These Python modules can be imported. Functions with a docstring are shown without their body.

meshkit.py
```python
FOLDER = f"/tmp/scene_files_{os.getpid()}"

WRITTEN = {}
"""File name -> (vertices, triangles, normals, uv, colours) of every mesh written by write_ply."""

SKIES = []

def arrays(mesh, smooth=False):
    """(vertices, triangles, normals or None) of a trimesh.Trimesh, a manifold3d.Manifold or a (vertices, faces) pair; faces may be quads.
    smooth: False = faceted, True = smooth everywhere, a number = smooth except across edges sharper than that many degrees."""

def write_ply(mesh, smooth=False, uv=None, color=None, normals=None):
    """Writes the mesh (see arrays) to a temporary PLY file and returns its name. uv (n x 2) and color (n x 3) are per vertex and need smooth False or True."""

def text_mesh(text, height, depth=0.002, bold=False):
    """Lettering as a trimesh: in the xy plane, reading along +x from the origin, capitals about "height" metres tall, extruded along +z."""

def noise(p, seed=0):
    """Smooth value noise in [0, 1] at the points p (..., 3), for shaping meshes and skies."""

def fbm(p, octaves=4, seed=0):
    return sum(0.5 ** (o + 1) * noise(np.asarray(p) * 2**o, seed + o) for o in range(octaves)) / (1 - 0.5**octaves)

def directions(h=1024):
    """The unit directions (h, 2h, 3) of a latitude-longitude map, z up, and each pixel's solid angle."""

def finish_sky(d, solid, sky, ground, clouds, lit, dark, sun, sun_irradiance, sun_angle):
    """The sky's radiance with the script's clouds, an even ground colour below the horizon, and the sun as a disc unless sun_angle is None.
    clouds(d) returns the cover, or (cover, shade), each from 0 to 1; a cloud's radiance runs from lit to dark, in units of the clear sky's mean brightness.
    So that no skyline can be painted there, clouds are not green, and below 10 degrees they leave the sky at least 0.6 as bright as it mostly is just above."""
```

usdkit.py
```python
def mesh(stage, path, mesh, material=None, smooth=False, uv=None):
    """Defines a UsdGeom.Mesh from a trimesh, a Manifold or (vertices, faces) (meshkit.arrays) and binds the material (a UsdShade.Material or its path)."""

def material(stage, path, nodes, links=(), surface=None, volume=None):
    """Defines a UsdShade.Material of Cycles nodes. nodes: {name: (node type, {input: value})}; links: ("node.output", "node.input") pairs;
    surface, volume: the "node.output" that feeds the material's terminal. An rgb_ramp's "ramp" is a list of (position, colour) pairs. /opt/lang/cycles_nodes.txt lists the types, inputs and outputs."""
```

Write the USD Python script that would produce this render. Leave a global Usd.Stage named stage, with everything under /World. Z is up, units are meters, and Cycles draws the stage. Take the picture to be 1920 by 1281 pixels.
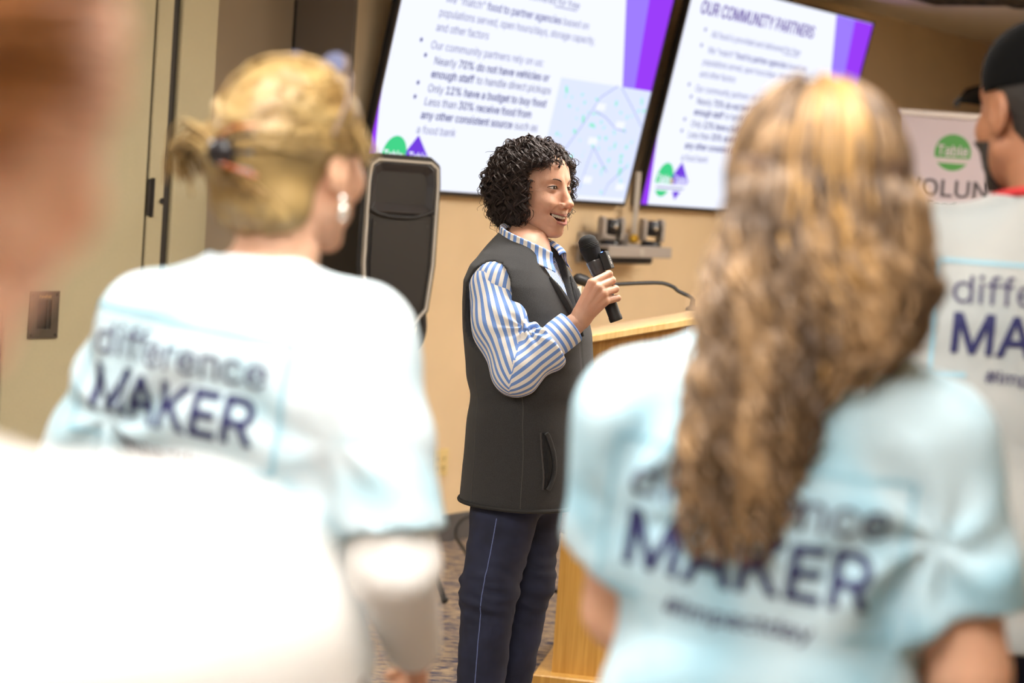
import math
import numpy as np, trimesh, meshkit, usdkit
from pxr import Usd, UsdGeom, UsdLux, Gf, Sdf
from shapely import geometry as sg
from shapely import affinity

stage = Usd.Stage.CreateInMemory()
UsdGeom.SetStageUpAxis(stage, UsdGeom.Tokens.z)
UsdGeom.SetStageMetersPerUnit(stage, 1.0)
UsdGeom.Xform.Define(stage, '/World')
UsdGeom.Scope.Define(stage, '/World/Looks')
V3 = lambda *a: np.array(a, float)

# ------------------------------------------------------------------ camera, light, exposure
CAM, PITCH, ROLL, FPX = V3(0, 0, 1.5), .077, .071, 3733.0
FWD = V3(0, math.cos(PITCH), -math.sin(PITCH))
_u = V3(0, math.sin(PITCH), math.cos(PITCH))
RGT = math.cos(ROLL) * V3(1, 0, 0) + math.sin(ROLL) * _u
UPV = -math.sin(ROLL) * V3(1, 0, 0) + math.cos(ROLL) * _u
cam = UsdGeom.Camera.Define(stage, '/World/camera')
cam.AddTransformOp().Set(Gf.Matrix4d(*RGT, 0, *UPV, 0, *(-FWD), 0, *CAM, 1))
cam.CreateHorizontalApertureAttr(36.0)
cam.CreateFocalLengthAttr(FPX / 1920 * 36)
cam.CreateFStopAttr(2.6)
cam.CreateFocusDistanceAttr(4.98)
cam.CreateClippingRangeAttr((0.05, 100))
cam.CreateExposureAttr(0.0)
LAMP = (1.0, .95, .885)
PANEL_W = 34.0                   # lamps over the screens' end
MID_W = 26.0                     # lamps over the listeners
SIDE_W = 30.0                    # lamp before the folding partition and one added near the right television
REAR_W = 14.0                     # lamps behind the camera and one added before the banner
SPOT_W = 30.0


def ray(x, y):
    return FWD + RGT * (x - 960) / FPX - UPV * (y - 640.5) / FPX


def at(x, y, depth):
    return CAM + ray(x, y) * depth


# ------------------------------------------------------------------ naming
used = {}


def path_of(name, parent=None):
    base = str(parent.GetPath()) if parent is not None else '/World'
    k = base + '/' + name
    n = used.get(k, -1) + 1
    used[k] = n
    return k if n == 0 else f'{k}_{n:03d}'


def tag(p, label=None, cat=None, group=None, kind=None):
    for k, v in (('label', label), ('category', cat), ('group', group), ('kind', kind)):
        if v:
            p.SetCustomDataByKey(k, v)
    return p


def thing(name, label, cat, loc=(0, 0, 0), rotz=0.0, group=None, matrix=None):
    x = UsdGeom.Xform.Define(stage, path_of(name))
    if matrix is not None:
        x.AddTransformOp().Set(Gf.Matrix4d(*[float(v) for v in np.asarray(matrix).ravel()]))
    else:
        x.AddTranslateOp().Set(Gf.Vec3d(*map(float, loc)))
        if rotz:
            x.AddRotateZOp().Set(math.degrees(rotz))
    return tag(x.GetPrim(), label, cat, group)


def obj(name, mesh, mat, parent=None, smooth=35, uv=None, label=None, kind=None, cat=None):
    m = usdkit.mesh(stage, path_of(name, parent), mesh, M[mat], smooth=smooth, uv=uv)
    return tag(m.GetPrim(), label, cat, None, kind)


# ------------------------------------------------------------------ meshes
def cat_(*ms):
    ms = [m for x in ms for m in (x if isinstance(x, list) else [x])]
    return trimesh.util.concatenate([tm(m) for m in ms])


def tm(m):
    if isinstance(m, tuple):
        f = np.asarray(m[1])
        if f.shape[1] == 4:
            f = np.vstack([f[:, [0, 1, 2]], f[:, [0, 2, 3]]])
        return trimesh.Trimesh(m[0], f, process=False)
    return m


def box(x0, x1, y0, y1, z0, z1, bev=0.0):
    """Axis-aligned box, its edges chamfered by bev."""
    lo, hi = np.minimum([x0, y0, z0], [x1, y1, z1]), np.maximum([x0, y0, z0], [x1, y1, z1])
    if bev <= 0:
        return trimesh.creation.box(bounds=[lo, hi])
    pts = []
    for k in range(3):
        a, b = lo + bev, hi - bev
        a[k], b[k] = lo[k], hi[k]
        pts += [[(a, b)[i][0], (a, b)[j][1], (a, b)[l][2]] for i in (0, 1) for j in (0, 1) for l in (0, 1)]
    return trimesh.convex.convex_hull(np.array(pts))


def xf(m, o=(0, 0, 0), X=(1, 0, 0), Y=(0, 1, 0), Z=(0, 0, 1)):
    m = tm(m).copy()
    T = np.eye(4)
    T[:3, 0], T[:3, 1], T[:3, 2], T[:3, 3] = X, Y, Z, o
    m.apply_transform(T)
    if np.linalg.det(T[:3, :3]) < 0:
        m.invert()
    return m


def prism(pts, z0, z1, bev=0):
    g = pts if hasattr(pts, 'geom_type') else sg.Polygon(pts)
    parts = getattr(g, 'geoms', [g])
    m = trimesh.util.concatenate([trimesh.creation.extrude_polygon(q, z1 - z0, engine='earcut') for q in parts])
    m.apply_translation([0, 0, z0])
    return m


def rrect(x0, x1, y0, y1, r, n=6):
    return sg.box(x0 + r, y0 + r, x1 - r, y1 - r).buffer(r, quad_segs=n)


def tube(pts, r, sides=10, caps=True):
    """Swept round tube along points; r a number or one per point."""
    pts = np.asarray(pts, float)
    n = len(pts)
    r = np.broadcast_to(np.asarray(r, float), (n,))
    t = np.gradient(pts, axis=0)
    t /= np.linalg.norm(t, axis=1, keepdims=True) + 1e-12
    a = np.cross(t[0], [0, 0, 1.0] if abs(t[0, 2]) < .9 else [1.0, 0, 0])
    a /= np.linalg.norm(a)
    A = []
    for k in range(n):
        a = a - t[k] * (a @ t[k])
        a /= np.linalg.norm(a) + 1e-12
        A.append(a)
    A = np.array(A)
    B = np.cross(t, A)
    ph = np.arange(sides) / sides * 2 * np.pi
    v = pts[:, None] + r[:, None, None] * (A[:, None] * np.cos(ph)[None, :, None] + B[:, None] * np.sin(ph)[None, :, None])
    v = v.reshape(-1, 3)
    i, j = np.meshgrid(np.arange(n - 1), np.arange(sides), indexing='ij')
    i, j = i.ravel(), j.ravel()
    k = (j + 1) % sides
    f = np.stack([i * sides + j, i * sides + k, (i + 1) * sides + k, (i + 1) * sides + j], 1)
    f = np.vstack([f[:, [0, 1, 2]], f[:, [0, 2, 3]]])
    if caps:
        v = np.vstack([v, pts[0], pts[-1]])
        jj = np.arange(sides)
        kk = (jj + 1) % sides
        f = np.vstack([f, np.stack([np.full(sides, n * sides), kk, jj], 1), np.stack([np.full(sides, n * sides + 1), (n - 1) * sides + jj, (n - 1) * sides + kk], 1)])
    return trimesh.Trimesh(v, f, process=False)


def strands(P, r, sides=4):
    """Many tubes at once. P: (curves, points, 3); r: (curves, points)."""
    C, n, _ = P.shape
    t = np.gradient(P, axis=1)
    t /= np.linalg.norm(t, axis=2, keepdims=True) + 1e-12
    ref = np.array([.31, .22, .92])
    a = np.cross(t, ref)
    a /= np.linalg.norm(a, axis=2, keepdims=True) + 1e-9
    b = np.cross(t, a)
    ph = np.arange(sides) / sides * 2 * np.pi
    v = P[:, :, None] + r[:, :, None, None] * (a[:, :, None] * np.cos(ph)[None, None, :, None] + b[:, :, None] * np.sin(ph)[None, None, :, None])
    c, i, j = np.meshgrid(np.arange(C), np.arange(n - 1), np.arange(sides), indexing='ij')
    c, i, j = c.ravel(), i.ravel(), j.ravel()
    k = (j + 1) % sides
    o = c * n * sides
    f = np.stack([o + i * sides + j, o + i * sides + k, o + (i + 1) * sides + k, o + (i + 1) * sides + j], 1)
    return trimesh.Trimesh(v.reshape(-1, 3), np.vstack([f[:, [0, 1, 2]], f[:, [0, 2, 3]]]), process=False)


def lathe(prof, n=24):
    """prof: (radius, z) pairs, revolved about z."""
    prof = np.asarray(prof, float)
    return trimesh.creation.revolve(prof, sections=n)


def curve(pts, n=40):
    """Catmull-Rom through points."""
    p = np.asarray(pts, float)
    p = np.vstack([2 * p[0] - p[1], p, 2 * p[-1] - p[-2]])
    m = len(p) - 3
    s = np.linspace(0, m - 1e-9, n)
    i = s.astype(int)
    t = (s - i)[:, None]
    a, b, c, d = p[i], p[i + 1], p[i + 2], p[i + 3]
    return .5 * (2 * b + (c - a) * t + (2 * a - 5 * b + 4 * c - d) * t ** 2 + (3 * b - a - 3 * c + d) * t ** 3)


# ------------------------------------------------------------------ signed distances and their meshes
def smin(a, b, k):
    h = np.clip(.5 + .5 * (b - a) / k, 0, 1)
    return b + (a - b) * h - k * h * (1 - h)


def smax(a, b, k):
    return -smin(-a, -b, k)


def cone(p, a, b, ra, rb=None):
    a, b = np.asarray(a, float), np.asarray(b, float)
    rb = ra if rb is None else rb
    ab = b - a
    t = np.clip((p - a) @ ab / (ab @ ab), 0, 1)
    return np.linalg.norm(p - a - t[:, None] * ab, axis=1) - (ra + t * (rb - ra))


def ell(p, c, r, R=None):
    q = p - np.asarray(c, float)
    if R is not None:
        q = q @ R
    r = np.asarray(r, float)
    k0 = np.linalg.norm(q / r, axis=1)
    k1 = np.linalg.norm(q / r ** 2, axis=1) + 1e-9
    return k0 * (k0 - 1) / k1


def loft(p, prof):
    """Elliptic sections: rows z, half width, half depth, centre y. p in the frame x right, y forward, z up."""
    prof = np.asarray(prof, float)
    a, b, c = (np.interp(p[:, 2], prof[:, 0], prof[:, k]) for k in (1, 2, 3))
    x, y = np.abs(p[:, 0]) / a, np.abs(p[:, 1] - c) / b
    k = (x ** 2.4 + y ** 2.4) ** (1 / 2.4)
    d = (k - 1) * np.minimum(a, b) * .8
    return np.maximum(d, np.maximum(prof[0, 0] - p[:, 2], p[:, 2] - prof[-1, 0]))


def union(k, *ds):
    out = ds[0]
    for d in ds[1:]:
        out = smin(out, d, k)
    return out


def surface(f, lo, hi, res, margin=1.6):
    """Surface nets of f = 0 in the box, evaluated only in blocks near the surface."""
    lo, hi, B = np.asarray(lo, float), np.asarray(hi, float), 8
    nb = np.ceil((hi - lo) / (res * B)).astype(int)
    N = nb * B + 1
    bi = np.stack(np.meshgrid(*[np.arange(k) for k in nb], indexing='ij'), -1).reshape(-1, 3)
    cen = lo + (bi + .5) * B * res
    D = f(cen)
    val = np.repeat(np.repeat(np.repeat(D.reshape(nb), B, 0), B, 1), B, 2)
    val = np.pad(val, ((0, 1),) * 3, mode='edge').astype(np.float32)
    act = bi[np.abs(D) < margin * B * res * .87]
    off = np.stack(np.meshgrid(*[np.arange(B + 1)] * 3, indexing='ij'), -1).reshape(-1, 3)
    for s in range(0, len(act), 256):
        idx = (act[s:s + 256, None] * B + off).reshape(-1, 3)
        val[idx[:, 0], idx[:, 1], idx[:, 2]] = f(lo + idx * res)
    for k in range(3):   # closed at the box
        sl = [slice(None)] * 3
        for e in (0, -1):
            sl[k] = e
            val[tuple(sl)] = np.maximum(val[tuple(sl)], 1e-4)
    S = val < 0
    cnt = np.zeros(N - 1, np.int8)
    for c in np.ndindex(2, 2, 2):
        cnt += S[c[0]:N[0] - 1 + c[0], c[1]:N[1] - 1 + c[1], c[2]:N[2] - 1 + c[2]]
    cell = np.argwhere((cnt > 0) & (cnt < 8))
    acc, num = np.zeros((len(cell), 3)), np.zeros(len(cell))
    corners = list(np.ndindex(2, 2, 2))
    cv = {c: val[cell[:, 0] + c[0], cell[:, 1] + c[1], cell[:, 2] + c[2]] for c in corners}
    for c in corners:
        for k in range(3):
            if c[k] == 0:
                e = list(c)
                e[k] = 1
                e = tuple(e)
                a, b = cv[c], cv[e]
                on = (a < 0) != (b < 0)
                t = np.where(on, a / np.where(on, a - b, 1), 0)
                q = np.array(c, float) + t[:, None] * (np.array(e) - np.array(c))
                acc += np.where(on[:, None], q, 0)
                num += on
    v = lo + (cell + acc / num[:, None]) * res
    ids = np.full(N - 1, -1, np.int64)
    ids[cell[:, 0], cell[:, 1], cell[:, 2]] = np.arange(len(cell))
    F = []
    for k in range(3):
        i, j = (k + 1) % 3, (k + 2) % 3
        sa = [slice(1, -1)] * 3
        sb = [slice(1, -1)] * 3
        sa[k], sb[k] = slice(0, -1), slice(1, None)
        ch = S[tuple(sa)] != S[tuple(sb)]
        e = np.argwhere(ch)
        org = e.copy()
        org[:, i] += 1
        org[:, j] += 1
        flip = S[org[:, 0], org[:, 1], org[:, 2]]
        q = []
        for di, dj in ((1, 1), (0, 1), (0, 0), (1, 0)):
            w = org.copy()
            w[:, i] -= di
            w[:, j] -= dj
            q.append(ids[w[:, 0], w[:, 1], w[:, 2]])
        q = np.stack(q, 1)
        q[~flip] = q[~flip][:, ::-1]
        F.append(q[(q >= 0).all(1)])
    F = np.vstack(F)
    return trimesh.Trimesh(v, np.vstack([F[:, [0, 1, 2]], F[:, [0, 2, 3]]]), process=False)


def text_shape(t, height, bold=False, width=None, weight=0.0):
    """Lettering as (vertices, faces) flat at z=0, its baseline at y=0, starting at x=0; stretched to width if given. t: a string or (string, bold) runs."""
    runs = [(t, bold)] if isinstance(t, str) else t
    ms, x = [], 0.0
    for s, b in runs:
        lead = len(s) - len(s.lstrip(' '))
        x += lead * .38 * height
        m = meshkit.text_mesh(s.strip(' '), height, 1e-3, b)
        m.apply_translation([x - m.bounds[0, 0], 0, 0])
        x = m.bounds[1, 0] + (len(s.lstrip(' ')) - len(s.strip(' '))) * .38 * height + .12 * height
        ms.append(m)
    m = trimesh.util.concatenate(ms)
    if width:
        m.vertices[:, 0] *= width / m.bounds[1, 0]
    m.vertices[:, 2] *= .4
    return m


# ------------------------------------------------------------------ materials
def lin(r, g=None, b=None):
    c = np.array([r, g, b], float) / 255 if g is not None else np.array(r, float) / 255
    return tuple(np.where(c <= .04045, c / 12.92, ((c + .055) / 1.055) ** 2.4))


M = {}


def mat(name, col, rough=.6, metal=0.0, bump=None, var=None, **kw):
    """Plain principled material; bump (scale, distance); var (scale, amount) mottles the colour; everything in object space."""
    nodes = {'p': ('principled_bsdf', {'base_color': col, 'roughness': rough, 'metallic': metal, **kw})}
    links = []
    if bump or var:
        nodes['tc'] = ('texture_coordinate', {})
    if bump:
        nodes['nb'] = ('noise_texture', {'scale': bump[0], 'detail': 4.0})
        nodes['bm'] = ('bump', {'distance': bump[1], 'strength': 1.0})
        links += [('tc.object', 'nb.vector'), ('nb.fac', 'bm.height'), ('bm.normal', 'p.normal')]
    if var:
        nodes['nv'] = ('noise_texture', {'scale': var[0], 'detail': 3.0})
        nodes['rv'] = ('rgb_ramp', {'ramp': [(.3, tuple(np.array(col) * (1 - var[1]))), (.7, tuple(np.minimum(np.array(col) * (1 + var[1]), 1)))]})
        links += [('tc.object', 'nv.vector'), ('nv.fac', 'rv.fac'), ('rv.color', 'p.base_color')]
    M[name] = usdkit.material(stage, '/World/Looks/' + name, nodes, links, surface='p.BSDF')


def emit(name, col, strength):
    M[name] = usdkit.material(stage, '/World/Looks/' + name, {'e': ('emission', {'color': col, 'strength': strength})}, [], surface='e.emission')


def hairmat(name, cols, rough=.38):
    """Each strand its own tone, between the given colours."""
    M[name] = usdkit.material(stage, '/World/Looks/' + name, {
        'g': ('geometry', {}), 'r': ('rgb_ramp', {'ramp': [(i / (len(cols) - 1), c) for i, c in enumerate(cols)]}),
        'p': ('principled_bsdf', {'roughness': rough, 'specular_ior_level': .5})},
        [('g.random_per_island', 'r.fac'), ('r.color', 'p.base_color')], surface='p.BSDF')


def streaked(name, cols, scale=(30, 30, 7), rough=.42, mix=.35):
    """Hair of two tones: long streaks of lighter hair, and every strand a little different."""
    M[name] = usdkit.material(stage, '/World/Looks/' + name, {
        'g': ('geometry', {}), 'tc': ('texture_coordinate', {}), 'mp': ('mapping', {'scale': scale}), 'n': ('noise_texture', {'scale': 1.0, 'detail': 2.0, 'distortion': .6}),
        'mr': ('map_range', {'from_min': .32, 'from_max': .68, 'clamp': True}), 'mx': ('mix_float', {'fac': mix}),
        'r': ('rgb_ramp', {'ramp': [(i / (len(cols) - 1), c) for i, c in enumerate(cols)]}), 'p': ('principled_bsdf', {'roughness': rough})},
        [('tc.object', 'mp.vector'), ('mp.vector', 'n.vector'), ('n.fac', 'mr.value'), ('mr.result', 'mx.a'), ('g.random_per_island', 'mx.b'),
         ('mx.result', 'r.fac'), ('r.color', 'p.base_color')], surface='p.BSDF')


def stripes(name, a, b, duty=.5):
    """Stripes that run along v: the mesh's u counts the stripes."""
    M[name] = usdkit.material(stage, '/World/Looks/' + name, {
        'tc': ('texture_coordinate', {}), 's': ('separate_xyz', {}), 'fr': ('math', {'math_type': 'fraction'}),
        'gt': ('math', {'math_type': 'greater_than', 'value2': duty}),
        'n': ('noise_texture', {'scale': 900.0}), 'bm': ('bump', {'distance': .0004}),
        'm': ('mix_color', {'a': a, 'b': b}), 'p': ('principled_bsdf', {'roughness': .75})},
        [('tc.UV', 's.vector'), ('s.x', 'fr.value1'), ('fr.value', 'gt.value1'), ('gt.value', 'm.fac'), ('m.result', 'p.base_color'),
         ('tc.object', 'n.vector'), ('n.fac', 'bm.height'), ('bm.normal', 'p.normal')], surface='p.BSDF')


def wood(name, c0, c1, rot=(0, 0, 0)):
    M[name] = usdkit.material(stage, '/World/Looks/' + name, {
        'tc': ('texture_coordinate', {}), 'mp': ('mapping', {'scale': (9.0, 9.0, .55), 'rotation': rot}),
        'w': ('noise_texture', {'scale': 3.0, 'detail': 5.0, 'distortion': 1.6}),
        'mp2': ('mapping', {'scale': (150.0, 150.0, 5.0), 'rotation': rot}), 'f': ('noise_texture', {'scale': 1.0, 'detail': 3.0}),
        'mx': ('mix_float', {'fac': .35}), 'r': ('rgb_ramp', {'ramp': [(.32, c0), (.62, c1)]}), 'p': ('principled_bsdf', {'roughness': .38})},
        [('tc.object', 'mp.vector'), ('mp.vector', 'w.vector'), ('tc.object', 'mp2.vector'), ('mp2.vector', 'f.vector'),
         ('w.fac', 'mx.a'), ('f.fac', 'mx.b'), ('mx.result', 'r.fac'), ('r.color', 'p.base_color')], surface='p.BSDF')


mat('wall_paint', lin(214, 190, 152), .7, bump=(260, .0006), var=(3, .03))
mat('ceiling_paint', lin(222, 212, 190), .85, bump=(180, .001))
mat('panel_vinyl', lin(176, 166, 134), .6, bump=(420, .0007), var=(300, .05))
mat('alcove_shade', lin(150, 134, 112), .7, bump=(420, .0007))  # the alcove's shade is put into this panel colour
mat('alcove_end_shade', lin(116, 106, 95), .75, bump=(420, .0007))  # return face coloured dark to stand for its shade
mat('gasket', lin(42, 38, 34), .6)
mat('white_trim', lin(235, 235, 228), .5)
mat('rubber_base', lin(82, 80, 80), .6)
mat('bronze', lin(78, 70, 60), .45, .4)
mat('bronze_dark', lin(38, 34, 30), .5, .3)
mat('gold_print', lin(190, 150, 90), .5)
mat('tv_black', lin(22, 21, 24), .35)
mat('tv_edge', lin(58, 52, 50), .4, .5)
mat('camera_grey', lin(158, 150, 142), .45)
mat('camera_dark', lin(22, 22, 26), .25)
mat('lens_glass', lin(12, 12, 16), .05, coat_weight=1.0)
mat('lens_glint', lin(190, 180, 170), .15, .9)
mat('alu', lin(188, 180, 168), .35, .6)
mat('brass', lin(190, 150, 50), .35, .7)
mat('foam_black', lin(13, 13, 14), .85, bump=(900, .0004))
mat('speaker_black', lin(26, 25, 26), .5, bump=(500, .0004))
mat('speaker_horn', lin(44, 42, 44), .38)
mat('speaker_trim', lin(176, 170, 160), .45)
mat('rubber_black', lin(24, 24, 26), .55)
mat('plate_ivory', lin(214, 190, 130), .45)
mat('plate_slot', lin(60, 50, 36), .6)
mat('lamp_frame', lin(225, 222, 214), .5)
mat('vent_dark', lin(52, 46, 40), .6)
wood('oak', lin(178, 132, 58), lin(206, 160, 82))
wood('oak_top', lin(206, 166, 100), lin(226, 192, 130), (0, 1.57, 0))
mat('hole', lin(40, 28, 14), .8)
emit('lamp_glow', LAMP, PANEL_W)
emit('lamp_glow_mid', LAMP, MID_W)
emit('lamp_glow_rear', LAMP, REAR_W)
emit('lamp_glow_side', LAMP, SIDE_W)
emit('screen_white', (.86, .89, 1.0), 1.10)
emit('screen_lilac', lin(150, 118, 255), 1.15)
emit('screen_violet', lin(156, 62, 250), 1.0)
emit('screen_purple', lin(118, 66, 228), 1.0)
emit('screen_title', lin(84, 36, 160), 1.0)
emit('screen_ink', lin(122, 122, 176), 1.0)
emit('screen_ink_bold', lin(80, 80, 146), 1.0)
emit('screen_green', lin(70, 215, 140), 1.0)
emit('screen_yellow', lin(240, 220, 40), 1.1)
emit('map_ground', lin(214, 222, 250), 1.15)
emit('map_line', lin(176, 184, 222), 1.0)
emit('map_park', lin(150, 236, 208), 1.05)
mat('banner_cloth', lin(184, 172, 178), .55)
mat('banner_green', lin(54, 134, 44), .5)
mat('banner_ink', lin(58, 52, 56), .5)
mat('banner_rail', lin(176, 166, 158), .4, .3)
M['carpet'] = usdkit.material(stage, '/World/Looks/carpet', {
    'g': ('geometry', {}), 'mp': ('mapping', {'scale': (7.0, 30.0, 1.0), 'rotation': (0, 0, .32)}),
    'n': ('noise_texture', {'scale': 1.6, 'detail': 3.0, 'distortion': 1.8}),
    'f': ('noise_texture', {'scale': 260.0, 'detail': 2.0}), 'mx': ('mix_float', {'fac': .22}),
    'r': ('rgb_ramp', {'ramp': [(.40, lin(62, 62, 88)), (.475, lin(100, 92, 96)), (.52, lin(168, 146, 118)), (.7, lin(188, 164, 134))]}),
    'b': ('bump', {'distance': .004}), 'p': ('principled_bsdf', {'roughness': .95})},
    [('g.position', 'mp.vector'), ('mp.vector', 'n.vector'), ('g.position', 'f.vector'), ('n.fac', 'mx.a'), ('f.fac', 'mx.b'),
     ('mx.result', 'r.fac'), ('r.color', 'p.base_color'), ('f.fac', 'b.height'), ('b.normal', 'p.normal')], surface='p.BSDF')

# ------------------------------------------------------------------ the room: wall frame (t along the screen wall, o out of it, z up)
TH = .965
WD, WN = V3(math.cos(TH), math.sin(TH), 0), V3(math.sin(TH), -math.cos(TH), 0)
WB = V3(0, 8.406, 0) - WN * .113
CEIL = 2.62


def wp(t, o, z):
    return WB + WD * t + WN * o + V3(0, 0, z)


def wbox(t0, t1, o0, o1, z0, z1, bev=0.0):
    # frame (t, -o, z) is right-handed
    return xf(box(t0, t1, -o1, -o0, z0, z1, bev), WB, WD, -WN)


def on_wall(x, y, o=0.0):
    q = ray(x, y)
    P = CAM + q * (((WB + WN * o - CAM) @ WN) / (q @ WN))
    return (P - WB) @ WD, P[2]


T_A = on_wall(405, 100)[0]        # right edge of the folding partition
T_B = -1.02                       # left end of the screen wall
T_END = 6.2                       # right end of the screen wall
REC = .30
struct = lambda name, mesh, m, parent=None: obj(name, mesh, m, parent, smooth=False, kind='structure' if parent is None else None)
struct('floor', box(-7.5, 10, -3.5, 15, -.06, 0), 'carpet')
struct('ceiling', box(-7.5, 10, -3.5, 15, CEIL, CEIL + .06), 'ceiling_paint')
wb = struct('wall_back', wbox(T_B, T_END, -.12, 0, 0, CEIL), 'wall_paint')
struct('wall_alcove', wbox(T_A - .1, T_B - .005, -REC - .12, -REC, 0, CEIL), 'alcove_shade')
struct('wall_alcove_end', wbox(T_B - .02, T_B, -REC, -.001, 0, CEIL), 'alcove_end_shade')
tA = on_wall(556, 0, -REC)[0]
struct('trim_1', wbox(tA - .012, tA + .012, -REC, -REC + .012, 0, CEIL), 'gasket')
tB = on_wall(580, 30, -REC)[0]
struct('trim_2', wbox(tB - .011, tB + .011, -REC, -REC + .02, 1.68, CEIL), 'white_trim')
struct('baseboard_back', wbox(T_B, T_END, 0, .014, 0, .115, .004), 'rubber_base')
# remaining walls, which the light bounces from
e = wp(T_END, 0, 0)
struct('wall_right', box(e[0] + .01, e[0] + .13, -3.4, e[1] + .1, 0, CEIL), 'wall_paint')
struct('wall_rear', box(-7.4, 9.0, -3.4, -3.28, 0, CEIL), 'wall_paint')
struct('wall_left', box(-7.4, -7.28, -3.27, 4.0, 0, CEIL), 'wall_paint')

# ------------------------------------------------------------------ folding partition
pt = thing('folding_partition', 'khaki vinyl folding partition wall with dark seams and a recessed bronze pull', 'partition')
seams = [on_wall(283, 245)[0], on_wall(322, 245)[0]]
tl = on_wall(6, 600)[0]
obj('panel', wbox(tl - 1.05, tl - .012, -.07, 0, .01, CEIL - .01, .004), 'panel_vinyl', pt)
obj('panel', wbox(tl + .006, seams[0] - .006, -.07, 0, .01, CEIL - .01, .004), 'panel_vinyl', pt)
obj('panel', wbox(seams[0] + .006, seams[1] - .018, -.07, 0, .01, CEIL - .01, .004), 'panel_vinyl', pt)
obj('panel', wbox(seams[1] + .018, T_A, -.07, .004, .01, CEIL - .01, .004), 'panel_vinyl', pt)
obj('panel', wbox(tl - 2.3, tl - 1.06, -.07, 0, .01, CEIL - .01, .004), 'panel_vinyl', pt)
obj('panel', wbox(tl - 3.6, tl - 2.31, -.07, 0, .01, CEIL - .01, .004), 'panel_vinyl', pt)
for t, w in ((seams[0], .012), (seams[1], .036), (tl, .022)):
    obj('seal', wbox(t - w / 2, t + w / 2, -.06, -.012, .01, CEIL - .01), 'gasket', pt)
ht, hz = on_wall(281, 370)
hg = obj('hinge', cat_(wbox(ht - .016, ht + .010, 0, .006, hz - .062, hz + .062, .002), xf(tube([(0, 0, -.066), (0, 0, .066)], .007, 10), wp(ht + .006, .006, hz))), 'bronze_dark', pt)
lt, lz = on_wall(303, 377)
obj('lock_hole', xf(lathe([(0, 0), (.009, 0), (.011, .004), (.006, .004), (.006, .001), (0, .001)], 16), wp(lt, 0, lz), WD, V3(0, 0, 1), WN), 'gasket', pt)
pt_t, pt_z = on_wall(80, 590)
pl = prism(sg.box(-.062, -.077, .062, .077).difference(sg.box(-.03, -.047, .03, .048)), 0, .007)
pull = obj('pull_plate', xf(pl, wp(pt_t, 0, pt_z), WD, V3(0, 0, 1), WN), 'bronze', pt, smooth=False)
cup = cat_(box(-.031, .031, -.048, .049, .0005, .0012), box(-.031, -.029, -.048, .049, .0005, .006), box(.012, .03, -.047, .048, .001, .004))
obj('recess', xf(cup, wp(pt_t, 0, pt_z), WD, V3(0, 0, 1), WN), 'bronze_dark', pull, smooth=False)
for sx in (-.051, .051):
    for sz in (-.066, .066):
        obj('screw', xf(lathe([(0, 0), (.005, 0), (.004, .002), (0, .003)], 10), wp(pt_t + sx, .007, pt_z + sz), WD, V3(0, 0, 1), WN), 'bronze_dark', pull)
lab = text_shape('Panelfold', .010, True, .05)
obj('lettering', xf(lab, wp(pt_t - .025, .0072, pt_z + .055), WD, V3(0, 0, 1), WN), 'gold_print', pull, smooth=False)

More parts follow.
